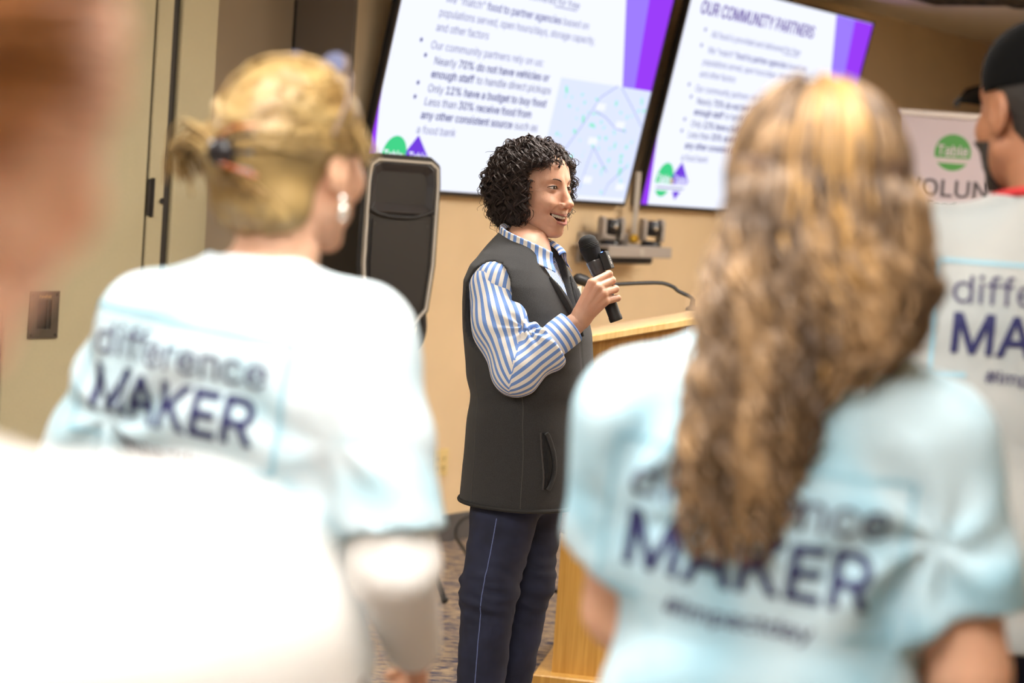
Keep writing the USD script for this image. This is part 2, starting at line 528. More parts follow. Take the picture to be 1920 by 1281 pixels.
# ------------------------------------------------------------------ ceiling lamps and vents
def troffer(x, y, lx, ly, label, mat_='lamp_glow'):
    t = thing('ceiling_light', label, 'ceiling light', (x, y, CEIL))
    fr = sg.box(-lx - .03, -ly - .03, lx + .03, ly + .03).difference(sg.box(-lx, -ly, lx, ly))
    obj('frame', prism(fr, -.02, 0), 'lamp_frame', t, smooth=False)
    obj('diffuser', box(-lx, lx, -ly, ly, -.012, -.004), mat_, t, smooth=False)


emit('lamp_glow_near', LAMP, SPOT_W)
troffer(-.3, .5, .6, .3, 'bright ceiling light panel directly above the nearest listeners', 'lamp_glow_near')
troffer(-.1, 1.85, .6, .3, 'ceiling light panel above the listener with a hair clip', 'lamp_glow_mid')
troffer(4.3, 3.0, .6, .3, 'ceiling light panel to the right above the listener in a cap', 'lamp_glow_rear')
troffer(-2.4, 3.2, .6, .3, 'ceiling light panel on the left before the folding partition', 'lamp_glow_side')
troffer(.5, 5.2, .6, .3, 'ceiling light panel above the woman who speaks')
troffer(3.0, 6.6, .6, .3, 'ceiling light panel right of the lectern')
troffer(4.2, 9.6, .6, .3, 'unseen ceiling light panel added before the banner', 'lamp_glow_rear')  # lamp added out of view to brighten the far wall and ceiling
q = wp(1.2, 2.4, 0)
troffer(q[0], q[1], .6, .3, 'unseen ceiling light panel added in front of the right television', 'lamp_glow_side')  # lamp added out of view to lift the upper right wall
troffer(-2.0, .2, .6, .3, 'ceiling light panel behind the camera on the left', 'lamp_glow_rear')


def vent(x, y, lx, ly, rz, label):
    t = thing('ceiling_vent', label, 'vent', (x, y, CEIL), rz)
    fr = sg.box(-lx, -ly, lx, ly).difference(sg.box(-lx + .03, -ly + .03, lx - .03, ly - .03))
    obj('frame', prism(fr, -.03, 0), 'vent_dark', t, smooth=False)
    obj('backing', box(-lx + .03, lx - .03, -ly + .03, ly - .03, -.006, -.001), 'gasket', t, smooth=False)
    for k in range(6):
        y0 = -ly + .05 + (2 * ly - .1) * (k + .5) / 6
        obj('slat', xf(box(-lx + .03, lx - .03, -.02, .02, -.002, .002), (0, y0, -.016), (1, 0, 0), (0, .8, -.6), (0, .6, .8)), 'vent_dark', t, smooth=False)


def ceil_at(x, y):
    q = ray(x, y)
    return CAM + q * ((CEIL - .03 - 1.5) / q[2]) - (WD - WN) * .3     # the square's far corner is seen there


v1, v2 = ceil_at(1752, 11), ceil_at(1903, 17)
vent(v1[0], v1[1], .3, .3, TH, 'dark square ceiling vent above the banner, nearer the screens')
vent(v2[0], v2[1], .3, .3, TH, 'dark square ceiling vent above the listener in a cap, at the right')

# ------------------------------------------------------------------ screens
TVW, TVH, TILT = 1.935, 1.935 * 9 / 16, .194
UPT = V3(0, 0, 1) * math.cos(TILT) + WN * math.sin(TILT)
NT = np.cross(WD, UPT)


def television(t0, label):
    o = wp(t0, .05, 1.45)
    mx = np.eye(4)
    mx[0, :3], mx[1, :3], mx[2, :3], mx[3, :3] = WD, UPT, NT, o
    t = thing('television', label, 'television', matrix=mx)
    W, H = TVW, TVH
    obj('cabinet', cat_(box(0, W, 0, H, -.035, -.002, .006), box(.3, W - .3, .2, H - .25, -.06, -.03, .01)), 'tv_black', t)
    b = .011
    obj('bezel', prism(sg.box(0, 0, W, H).difference(sg.box(b, b + .006, W - b, H - b)), -.004, .004), 'tv_edge', t, smooth=False)
    # the wall arm that tilts it
    obj('mount', box(.6, .66, .3, .8, -.085, -.05, .004), 'tv_black', t)
    obj('mount', box(W - .66, W - .6, .3, .8, -.085, -.05, .004), 'tv_black', t)
    z = [-.0018]
    P = lambda s, v: (b + s * (W - 2 * b), b + .004 + v * (H - 2 * b - .006))
    sc = obj('screen', box(b, W - b, b + .004, H - b, -.0035, -.0015), 'screen_white', t, smooth=False)

    def flat(name, poly, m, lift=1):
        g = sg.Polygon([P(*q) for q in poly]) if isinstance(poly, list) else poly
        obj(name, prism(g, -.0015, -.0015 + .0003 * lift), m, sc, smooth=False)

    flat('violet_band', [(.768, 1), (1, 1), (1, 0.02), (.965, .02), (.87, .5)], 'screen_lilac')
    flat('violet_band', [(.885, 1), (1, 1), (1, .02), (.985, .02), (.925, .5)], 'screen_violet', 2)
    flat('violet_stripe', [(0, .45), (.006, .30), (.037, 0), (0, 0)], 'screen_violet')
    # district map
    flat('map', [(.613, .495), (1, .495), (1, .02), (.613, .02)], 'map_ground', 3)
    rng = np.random.default_rng(5)

    def road(pts, w):
        ln = sg.LineString([P(*q) for q in pts]).buffer(w, quad_segs=2)
        return ln
    flat('map_road', road([(.617, .16), (.655, .21), (.69, .20), (.735, .30), (.79, .44), (.85, .495)], .003), 'map_line', 4)
    flat('map_road', road([(.87, .49), (.93, .42), (.995, .34)], .0028), 'map_line', 4)
    flat('map_road', road([(.79, .05), (.80, .16), (.81, .23), (.84, .19), (.89, .13)], .0028), 'map_line', 4)
    flat('map_road', road([(.78, .38), (.83, .36), (.88, .32), (.93, .31)], .0028), 'map_line', 4)
    flat('map_road', road([(.90, .03), (.91, .08), (.95, .13), (.97, .16)], .0028), 'map_line', 4)
    parks = []
    for k in range(70):
        s, v = rng.uniform(.64, .99), rng.uniform(.04, .45)
        c = P(s, v)
        a = rng.uniform(.003, .011)
        parks.append(affinity.rotate(affinity.scale(sg.Point(c).buffer(1, quad_segs=2), a, a * rng.uniform(.8, 2.6)), rng.uniform(0, 180)))
    from shapely import union_all
    obj('map_park', prism(union_all(parks), -.0015, -.0004), 'map_park', sc, smooth=False, kind='stuff')
    for s, v in ((.80, .40), (.90, .335), (.80, .255), (.815, .09), (.965, .07)):
        c = P(s, v)
        flat('map_label', sg.box(c[0] - .036, c[1] - .016, c[0] + .036, c[1] + .016), 'screen_white', 5)

    def line(txt, s0, s1, mid, m, cap, lift=1, bold=False):
        p = P(s0, mid)
        g = text_shape(txt, cap, bold, (s1 - s0) * W if s1 else None)
        g.vertices[:, 2] = g.vertices[:, 2] * lift * .7 - .0014
        obj('text_line', xf(g, (p[0], p[1] - cap / 2, 0)), m, sc, smooth=False)

    cap = .031
    line('OUR COMMUNITY PARTNERS', .06, .66, .893, 'screen_title', .058, bold=True)
    ink, ib = 'screen_ink', 'screen_ink_bold'
    line('All food is provided and delivered for free', .14, .613, .787, ink, cap)
    p0, p1 = P(.525, .765), P(.613, .765)
    flat('underline', sg.box(p0[0], p0[1] - .002, p1[0], p0[1] + .002), ink)
    line([('We "match" ', False), ('food to partner agencies', True), (' based on', False)], .142, .667, .716, ink, cap)
    line('populations served, open hours/days, storage capacity,', .132, .705, .662, ink, cap)
    line('and other factors', .132, .31, .608, ink, cap)
    line('Our community partners rely on us:', .128, .527, .541, ink, cap)
    line([('Nearly ', False), ('70% do not have vehicles or', True)], .15, .563, .486, ib, cap)
    line([('enough staff', True), (' to handle direct pickups', False)], .149, .58, .437, ib, cap)
    line([('Only ', False), ('12% have a budget to buy food', True)], .149, .573, .383, ib, cap)
    line([('Less than ', False), ('30% receive food from', True)], .148, .527, .333, ib, cap)
    line([('any other consistent source', True), (' such as', False)], .145, .562, .283, ib, cap)
    line('a food bank', .142, .273, .227, ink, cap)
    for s, v in ((.105, .80), (.105, .73), (.092, .552), (.116, .5), (.112, .397), (.112, .345)):
        flat('bullet', sg.Point(P(s, v)).buffer(.0085, quad_segs=4), ib)
    # emblem: green oval and purple diamond with white lettering
    c = P(.086, .118)
    ov = affinity.scale(sg.Point(c).buffer(1, quad_segs=12), .076, .082)
    gap = sg.box(c[0] - .2, c[1] - .052, c[0] + .4, c[1] - .018)
    flat('emblem_oval', ov.difference(gap), 'screen_green', 2)
    dia = sg.Polygon([P(.152, .205), P(.203, .118), P(.158, .03), P(.112, .118)])
    flat('emblem_diamond', dia.difference(gap), 'screen_purple', 2)
    line('Table', .052, .112, .122, 'screen_white', .038, 3, True)
    line('to', .114, .132, .118, 'screen_yellow', .028, 3, True)
    line('Table', .134, .193, .122, 'screen_white', .038, 3, True)
    c0, c1 = P(.056, .079), P(.19, .085)
    flat('emblem_strip', sg.box(c0[0], c0[1], c1[0], c1[1]), ink)
    return t


TV0 = -1.014
television(TV0, 'left of the two tilted wall televisions, its slide showing a map beside bulleted text')
television(TV0 + TVW + .12, 'right of the two tilted wall televisions, headed our community partners')

# ------------------------------------------------------------------ wall shelf with two conference cameras
ct, cz = on_wall(1188, 462, .18)
sh = thing('camera_shelf', 'grey wall bracket shelf under the gap between the televisions', 'shelf', wp(ct, 0, cz), TH)
obj('ledge', cat_(box(-.25, .30, -.20, -.02, -.012, .0, .003), box(-.25, .30, -.207, -.199, -.050, .0, .003)), 'camera_grey', sh)
obj('wall_plate', box(-.2, .2, -.03, 0, -.09, .05, .004), 'camera_grey', sh)
obj('underside', box(-.22, .20, -.17, -.031, -.082, -.02, .01), 'rubber_black', sh)
obj('logo_disc', xf(lathe([(0, 0), (.018, 0), (.016, .003), (0, .004)], 16), (.03, -.2072, -.026), (1, 0, 0), (0, 0, 1), (0, -1, 0)), 'speaker_trim', sh)
rt, rz = on_wall(1188, 400, .16)
rod = thing('stand_rod', 'slim aluminium upright rod with a brass knob between the two cameras', 'rod', wp(TV0 + TVW + .045, .085, cz + .001))
obj('rod', cat_(box(-.013, .013, -.013, .013, 0, .34, .003), box(-.03, .03, -.03, .03, 0, .006)), 'alu', rod)
obj('knob', xf(lathe([(0, 0), (.018, 0), (.022, .006), (.022, .02), (.014, .028), (0, .03)], 14), (0.0, -.012, .03), (1, 0, 0), (0, 0, 1), (0, -1, 0)), 'brass', rod)


def ptz(px, label):
    t, _ = on_wall(px, 430, .12)
    r = thing('conference_camera', label, 'camera', wp(t, .12, cz + .001), TH - .55)
    r_ = UsdGeom.Xformable(r).AddScaleOp()
    r_.Set(Gf.Vec3f(.70, .70, .70))
    obj('base', lathe([(0, 0), (.07, 0), (.07, .012), (.06, .03), (.055, .034), (0, .034)], 28), 'camera_dark', r)
    for s in (-1, 1):
        obj('yoke', prism(rrect(-.045, .045, .0, .15, .03), 0, .022).apply_transform(np.array([[0, 0, 1, s * .066 - .011], [1, 0, 0, 0], [0, 1, 0, .028], [0, 0, 0, 1.]])), 'camera_grey', r)
    hd = obj('head', xf(lathe([(0, -.05), (.045, -.05), (.053, -.04), (.053, .04), (.047, .055), (.036, .058), (.034, .05), (0, .05)], 28), (0, 0, .115), (1, 0, 0), (0, 0, 1), (0, -1, 0)), 'camera_dark', r)
    obj('lens', xf(lathe([(0, .051), (.033, .051), (.03, .058), (.02, .064), (0, .067)], 24), (0, 0, .115), (1, 0, 0), (0, 0, 1), (0, -1, 0)), 'lens_glass', hd)
    obj('lens_glint_disc', xf(lathe([(0, .064), (.012, .064), (.009, .069), (0, .07)], 16), (0, 0, .115), (1, 0, 0), (0, 0, 1), (0, -1, 0)), 'lens_glint', hd)  # bright disc standing in for the glint in the lens


ptz(1146, 'grey and black conference camera on the wall shelf, left of the rod')
ptz(1222, 'grey and black conference camera on the wall shelf, right of the rod')

# ------------------------------------------------------------------ loudspeaker on its stand
pc = at(735, 617, 7.05)
PA_A = .58
pa = thing('loudspeaker', 'black portable loudspeaker with grey trim around its grille, on a stand by the wall', 'loudspeaker', (pc[0], pc[1], pc[2]), PA_A)
# x right, -y front, z up; base of the front at the origin
half = [(.07, 0), (.132, .070), (.148, .23), (.148, .515), (.142, .580), (.108, .603)]
out = half + [(-x, z) for x, z in half[::-1]]
poly = sg.Polygon(out).buffer(-.012).buffer(.012, quad_segs=5)
front = lambda g, y0, y1: xf(prism(g, 0, y1 - y0), (0, -y0, 0), (1, 0, 0), (0, 0, 1), (0, -1, 0))
shell_o = [np.array(poly.buffer(.012).exterior.coords)[:-1]]
bo = poly.buffer(.012)
back = affinity.scale(bo, .80, .93)
hull = trimesh.convex.convex_hull(np.vstack([[(x, .0, z) for x, z in bo.exterior.coords], [(x, .12, z) for x, z in affinity.scale(bo, 1.0, 1.0).exterior.coords], [(x, .31, z) for x, z in back.exterior.coords]]))
obj('cabinet', hull, 'speaker_black', pa)
trim = poly.buffer(-.005).difference(poly.buffer(-.013))
obj('trim', front(trim, -.002, .020), 'speaker_trim', pa)
grille = poly.buffer(-.014).intersection(sg.box(-1, -1, 1, .405))
obj('grille', cat_(front(grille, -.001, .010), front(grille.buffer(-.02), .009, .016)), 'speaker_black', pa)
horn = poly.buffer(-.014).intersection(sg.box(-1, .41, 1, 1))
hz0 = np.array(horn.exterior.coords)[:-1]
hc = np.array(horn.centroid.coords[0])
rings = []
for k, (sc_, dep) in enumerate(((1, .014), (.93, .016), (.72, -.004), (.45, -.03), (.18, -.05), (.05, -.05))):
    q = hc + (hz0 - hc) * np.array([sc_, sc_ if k < 2 else sc_ * .75])
    rings.append(np.stack([q[:, 0], np.full(len(q), -dep), q[:, 1]], 1))
n = len(hz0)
v = np.vstack(rings)
fc = []
for k in range(len(rings) - 1):
    for i in range(n):
        j = (i + 1) % n
        fc.append([k * n + i, k * n + j, (k + 1) * n + j, (k + 1) * n + i])
obj('horn', (v, np.array(fc)), 'speaker_horn', pa, smooth=30)
lip = [(-.130, .422), (-.09, .404), (-.02, .396), (.06, .400), (.130, .426)]
obj('horn_lip', tube(curve([(x, -.014, z) for x, z in lip], 20), .007, 8), 'speaker_black', pa)
for sx, sz in ((-.108, .37), (.108, .37), (-.08, .055), (.08, .055)):
    obj('screw', xf(lathe([(0, 0), (.005, 0), (.004, .002), (0, .003)], 10), (sx, -.015, sz), (1, 0, 0), (0, 0, 1), (0, -1, 0)), 'speaker_horn', pa)
obj('handle', tube(curve([(.135, .05, .10), (.15, .05, .0), (.135, .055, -.055), (.10, .06, -.07), (.05, .07, -.03), (.02, .08, .02)], 24), [.02] * 24, 10), 'rubber_black', pa, label='moulded black handle at the foot of the loudspeaker')
obj('pole_socket', xf(lathe([(0, -.096), (.024, -.096), (.026, -.02), (.05, .002), (0, .002)], 18), (0, .16, 0)), 'rubber_black', pa)
st = thing('speaker_stand', 'black tripod stand under the loudspeaker beside the wall', 'speaker stand', (pc[0] - .16 * math.sin(PA_A), pc[1] + .16 * math.cos(PA_A), 0))
top = pc[2] - .098
obj('pole', tube([(0, 0, .12), (0, 0, top)], .0175, 14), 'rubber_black', st)
obj('collar', lathe([(.018, .62), (.032, .62), (.032, .70), (.018, .70)], 16), 'rubber_black', st)
for k in range(3):
    a = k * 2.094 + 1.75
    dx, dy = math.cos(a), math.sin(a)
    lg = obj('leg', tube([(dx * .03, dy * .03, .64), (dx * .36, dy * .36, .012)], .011, 10), 'rubber_black', st)
    obj('brace', tube([(dx * .02, dy * .02, .2), (dx * .222, dy * .222, .275)], .007, 8), 'rubber_black', st)
    obj('foot', xf(trimesh.creation.icosphere(2, .014), (dx * .36, dy * .36, .014)), 'speaker_black', lg)

# ------------------------------------------------------------------ lectern with gooseneck microphone
LA = -.17                                                   # its side, which the camera sees, nearly faces the camera
lb = at(1034, 1256, 6.0)
lw, ld = .325, .60
lec = thing('lectern', 'light oak lectern behind the speaking woman, its side toward the camera and its top slanted', 'lectern', (lb[0], lb[1], 0), LA)
h0, h1 = 1.045, 1.128                                       # low at the reader's side, high at the audience's
side = lambda x0, x1, z0: [(x0, z0), (x1, z0), (x1, h0 + (h1 - h0) * x1 / lw), (x0, h0 + (h1 - h0) * x0 / lw)]
up_ = lambda pts, y0, y1: xf(prism(pts, 0, y1 - y0), (0, y1, 0), (1, 0, 0), (0, 0, 1), (0, -1, 0))
obj('plinth', box(-.05, lw + .03, -.05, ld + .05, 0, .055, .004), 'oak', lec)
for y0 in (0, ld - .022):
    obj('side_panel', up_(side(0, .192, .055), y0 + .004, y0 + .022), 'oak', lec, smooth=False)
    obj('side_panel', up_(side(.1925, lw, .055), y0, y0 + .022), 'oak', lec, smooth=False)
obj('front_panel', box(lw - .02, lw - .001, .0225, ld - .0225, .055, h1 - .01, .002), 'oak', lec)
obj('back_panel', box(.03, .045, .0225, ld - .0225, .055, .62, .002), 'oak', lec)
obj('shelf', box(.03, lw - .0205, .0225, ld - .0225, .80, .82, .002), 'oak', lec)
ang = math.atan2(h1 - h0, lw)
obj('top_board', xf(box(-.05, lw + .055, -.03, ld + .03, 0, .022, .003), (0, 0, h0 + .002), (math.cos(ang), 0, math.sin(ang)), (0, 1, 0), (-math.sin(ang), 0, math.cos(ang))), 'oak_top', lec)
for x_, z_ in ((.140, h0 - .020), (.174, h0 - .012)):
    obj('bolt_hole', xf(lathe([(0, 0), (.006, 0), (.005, .002), (0, .002)], 12), (x_, .004, z_), (1, 0, 0), (0, 0, 1), (0, -1, 0)), 'hole', lec)
gb = V3(lb[0], lb[1], 0) + V3(math.cos(LA) * .315 - math.sin(LA) * .30, math.sin(LA) * .315 + math.cos(LA) * .30, h0 + .315 * math.tan(ang) + .036)
gd = (gb - CAM) @ FWD
gp = [gb, gb + V3(-.002, 0, .035)] + [at(x, y, gd) for x, y in ((1272, 546), (1262, 538), (1240, 531), (1200, 531), (1150, 533), (1105, 530))]
gm = thing('gooseneck_microphone', 'black gooseneck microphone curving left over the lectern top', 'microphone', gp[0])
g0 = np.array(gp[0])
obj('neck', tube(curve([p - g0 for p in gp], 50), .0062, 10), 'rubber_black', gm)
obj('base', lathe([(0, -.001), (.022, -.001), (.020, .008), (.010, .014), (.008, .035), (0, .035)], 16), 'rubber_black', gm)
hd = np.array(gp[-1]) - g0
obj('windscreen', tube([hd + V3(.02, 0, 0), hd, hd + V3(-.012, 0, .004), hd + V3(-.035, 0, .01), hd + V3(-.045, 0, .014), hd + V3(-.05, 0, .016)], [.007, .014, .018, .018, .012, .002], 14), 'speaker_black', gm)

# ------------------------------------------------------------------ outlet, floor cable
ot, oz = on_wall(823, 868)
op = thing('wall_outlet', 'ivory double electrical outlet plate low on the tan wall', 'outlet', wp(ot, 0, oz), TH)
obj('plate', box(-.058, .058, -.006, 0, -.058, .058, .0025), 'plate_ivory', op)
for sx in (-.024, .024):
    for sz in (-.02, .02):
        r = obj('receptacle', xf(prism(rrect(-.0165, .0165, -.014, .014, .009), 0, .003), (sx, -.006, sz), (1, 0, 0), (0, 0, 1), (0, -1, 0)), 'plate_ivory', op)
        obj('slot', cat_(*[box(sx + q - .0012, sx + q + .0012, -.0096, -.009, sz - .004, sz + .005) for q in (-.006, .006)], box(sx - .002, sx + .002, -.0096, -.009, sz - .011, sz - .007)), 'plate_slot', r)
cp = [at(886, 968, 8.2), at(868, 974, 8.1), at(856, 990, 8.05), at(856, 1008, 8.0), at(866, 1024, 7.9)]
q = cp[-1]
cz0 = .008
cp = [p for p in cp] + [V3(q[0] + .06, q[1] - .2, cz0 + .03), V3(q[0] + .16, q[1] - .32, cz0), V3(q[0] + .5, q[1] - .5, cz0), V3(q[0] + .9, q[1] - .6, cz0)]
cab = obj('power_cable', tube(curve(cp, 70), .007, 8), 'rubber_black')
tag(cab, 'black cable looping up from the carpet against the baseboard', 'cable')

# ------------------------------------------------------------------ roll-up banner
b0, b1 = at(1690, 208, 10.0), at(1690 + 300, 231, 10.0)
bw = .84
ban = thing('banner', 'white roll-up banner with a green emblem and the word volunteer at the far right', 'banner', (b0[0], b0[1], 0), .0)
zt_ = b0[2]
obj('sheet', box(0, bw, -.002, .002, .09, zt_), 'banner_cloth', ban, smooth=False)
obj('top_rail', box(-.012, bw + .012, -.012, .012, zt_ - .02, zt_ + .012, .004), 'banner_rail', ban)
obj('base', box(-.03, bw + .03, -.11, .11, 0, .09, .01), 'banner_rail', ban)
obj('pole', tube([(bw / 2, .03, .09), (bw / 2, .03, zt_)], .01, 10), 'banner_rail', ban)
sheet = lambda name, g, m, lift=1: obj(name, xf(prism(g, 0, .0008 * lift), (0, -.002, 0), (1, 0, 0), (0, 0, 1), (0, -1, 0)), m, ban, smooth=False)


def btext(txt, x, z, cap_, m, width=None, bold=False, lift=2):
    g = text_shape(txt, cap_, bold, width)
    g.vertices[:, 2] *= lift * 2
    obj('lettering', xf(g, (x, -.002, z), (1, 0, 0), (0, 0, 1), (0, -1, 0)), m, ban, smooth=False)


circ = sg.Point(.275, zt_ - .19).buffer(.092, quad_segs=14)
gap = sg.box(0, zt_ - .243, 1, zt_ - .218)
sheet('emblem', circ.difference(gap), 'banner_green')
btext('Table', .197, zt_ - .205, .05, 'banner_cloth', .155, True, 3)
sheet('emblem_strip', sg.box(.195, zt_ - .236, .355, zt_ - .228), 'banner_rail')
btext('VOLUNTEER', .043, zt_ - .412, .082, 'banner_ink', .74, True)
btext('Be a Food', .012, zt_ - .49, .047, 'banner_ink', .30, True)

# ------------------------------------------------------------------ people: shared anatomy
mat('skin_fair', lin(218, 168, 138), .5, bump=(240, .0006), var=(26, .06), subsurface_weight=.12, subsurface_scale=.01, subsurface_radius=(1, .35, .2))
mat('skin_speaker', lin(194, 147, 121), .48, bump=(420, .0004), var=(24, .07), subsurface_weight=.12, subsurface_scale=.008, subsurface_radius=(1, .35, .2))
mat('skin_tan', lin(158, 106, 76), .5, bump=(240, .0006), var=(26, .06), subsurface_weight=.1, subsurface_scale=.01, subsurface_radius=(1, .35, .2))
mat('lips', lin(168, 106, 94), .42)
mat('mouth_dark', lin(74, 28, 26), .5)
mat('teeth', lin(216, 204, 186), .3)
mat('eye_white', lin(222, 214, 206), .15)
mat('iris', lin(52, 34, 24), .12)
mat('brow_hair', lin(96, 70, 58), .7)
mat('lash', lin(24, 18, 16), .6)
mat('earring', lin(235, 232, 225), .12, .8)


def shade_tinted(name, base, shade_col):
    """Soft jersey, the bluish tone of its fold shade mixed in by noise."""
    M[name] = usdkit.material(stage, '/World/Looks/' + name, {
        'tc': ('texture_coordinate', {}), 'n': ('noise_texture', {'scale': 5.0, 'detail': 2.0, 'distortion': 1.0}), 'r': ('rgb_ramp', {'ramp': [(.42, base), (.68, shade_col)]}),
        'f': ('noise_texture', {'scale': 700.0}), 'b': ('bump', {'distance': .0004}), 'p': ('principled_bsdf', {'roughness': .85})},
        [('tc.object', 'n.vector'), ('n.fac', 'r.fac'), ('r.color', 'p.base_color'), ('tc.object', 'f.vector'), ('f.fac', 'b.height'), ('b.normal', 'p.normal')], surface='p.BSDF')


shade_tinted('tee_pale', lin(206, 218, 224), lin(176, 208, 220))  # cyan of the fold shadows put into the fabric colour
shade_tinted('tee_blue', lin(192, 216, 226), lin(156, 200, 218))
shade_tinted('tee_dimmed', lin(178, 180, 177), lin(166, 173, 174))  # same fabric as the others, the man's dimmer light put into its colour
mat('tee_trim', lin(150, 196, 212), .85)
mat('shirt_white', lin(240, 238, 234), .85, bump=(700, .0004))
mat('print_navy', lin(34, 36, 88), .7)
mat('print_grey', lin(70, 66, 98), .7)
mat('print_cyan', lin(146, 192, 210), .7)
mat('denim', lin(27, 33, 58), .8, bump=(1200, .0005), var=(16, .3))
mat('denim_thread', lin(98, 112, 160), .8)
mat('shoe', lin(40, 38, 40), .6)
mat('cap_black', lin(6, 6, 7), .95, specular_ior_level=.15, bump=(700, .0004))


def axes(yaw, pitch=0.0, roll=0.0):
    """Columns right, forward, up of a frame that faces +y turned by yaw about z, nose raised by pitch, tilted by roll to its left."""
    f = V3(-math.sin(yaw) * math.cos(pitch), math.cos(yaw) * math.cos(pitch), math.sin(pitch))
    r = V3(math.cos(yaw), math.sin(yaw), 0)
    u = np.cross(r, f)
    c, s = math.cos(roll), math.sin(roll)
    r, u = c * r + s * u, c * u - s * r
    return np.stack([r, f, u], 1)


def head_sdf(q, smile=False, male=False):
    """Head in its own frame: x right, y forward, z up; eyes at z = 0; about 0.23 m tall."""
    a = V3(np.nan, 0, 0)
    qx = q * V3(1, 1, 1)
    m = q.copy()
    m[:, 0] = np.abs(m[:, 0])                                   # mirrored half
    d = ell(q, (0, -.012, .032), (.073, .092, .081))
    d = smin(d, ell(q, (0, .026, -.022), (.0605, .064, .086)), .03)
    jw = .004 if male else 0
    d = smin(d, cone(m, (.050 + jw, .004, -.060), (.016 + jw, .049, -.105), .018, .0165), .022)
    d = smin(d, ell(q, (0, .058, -.108), (.020, .019, .0150)), .018)                      # chin
    d = smin(d, ell(m, (.0385, .056, -.034), (.022, .024, .022)), .018)                  # cheek
    d = smin(d, cone(m, (.012, .082, .018), (.044, .066, .019), .0085, .008), .016)      # brow
    d = smin(d, ell(q, (0, .066, .045), (.046, .022, .034)), .02)                        # forehead
    d = smax(d, -ell(m, (.0320, .0935, -.001), (.0190, .0125, .0105)), .011)             # eye hollow
    d = smin(d, np.linalg.norm((m - V3(.0315, .0715, -.0012)) * V3(.97, 1, 1), axis=1) - .0146, .0035)    # lids
    ex = (m[:, 0] - .0318) / .0158
    op = np.abs(m[:, 2] + .0012 - .0012 * ex - .0006) - np.where(m[:, 2] > -.0006, .0046, .0036) * np.sqrt(np.clip(1 - ex ** 2, 0, 1)) + .004 * np.clip(np.abs(ex) - 1, 0, 5)
    d = smax(d, -np.maximum(op, .0775 - m[:, 1]), .0010)                                 # opening
    d = smax(d, -cone(m, (.0190, .0905, .0098), (.0430, .0800, .0092), .0018), .003)     # lid crease
    d = smin(d, cone(q, (0, .083, .010), (0, .1035, -.039), .0072, .0095), .010)         # bridge
    d = smin(d, ell(q, (0, .1040, -.0435), (.0115, .0125, .0098)), .006)                 # tip
    d = smin(d, ell(m, (.0135, .0905, -.0460), (.0075, .0105, .0075)), .006)             # wing
    d = smax(d, -ell(m, (.007, .0985, -.0545), (.0035, .005, .0038)), .003)              # nostril
    d = smin(d, ell(q, (0, .068, -.074), (.034, .0205, .022)), .014)                      # mouth mound
    if smile:
        d = smin(d, ell(m, (.036, .067, -.043), (.018, .019, .0165)), .010)              # raised cheek
        fold = np.min([cone(m, a_, b_, .0036) for a_, b_ in (((.0195, .0930, -.046), (.033, .0845, -.056)), ((.033, .0845, -.056), (.0420, .071, -.074)))], axis=0)
        d = smax(d, -fold, .006)
        mz = q[:, 2] + .0800 - 13 * q[:, 0] ** 2
        mo = np.sqrt((q[:, 0] / .0345) ** 2 + (mz / .0108) ** 2) - 1
        d = smax(d, -np.maximum(mo * .011, .052 - q[:, 1]), .003)
    # ear
    e = ell(m, (.0765, -.008, -.012), (.0085, .019, .031), None)
    e = smax(e, -ell(m, (.087, -.004, -.008), (.008, .011, .02)), .004)
    d = smin(d, e, .006)
    # neck stump
    d = smin(d, cone(q, (0, -.024, -.055), (0, -.050, -.16), .048 + jw * 2, .050 + jw * 2), .022)
    return d


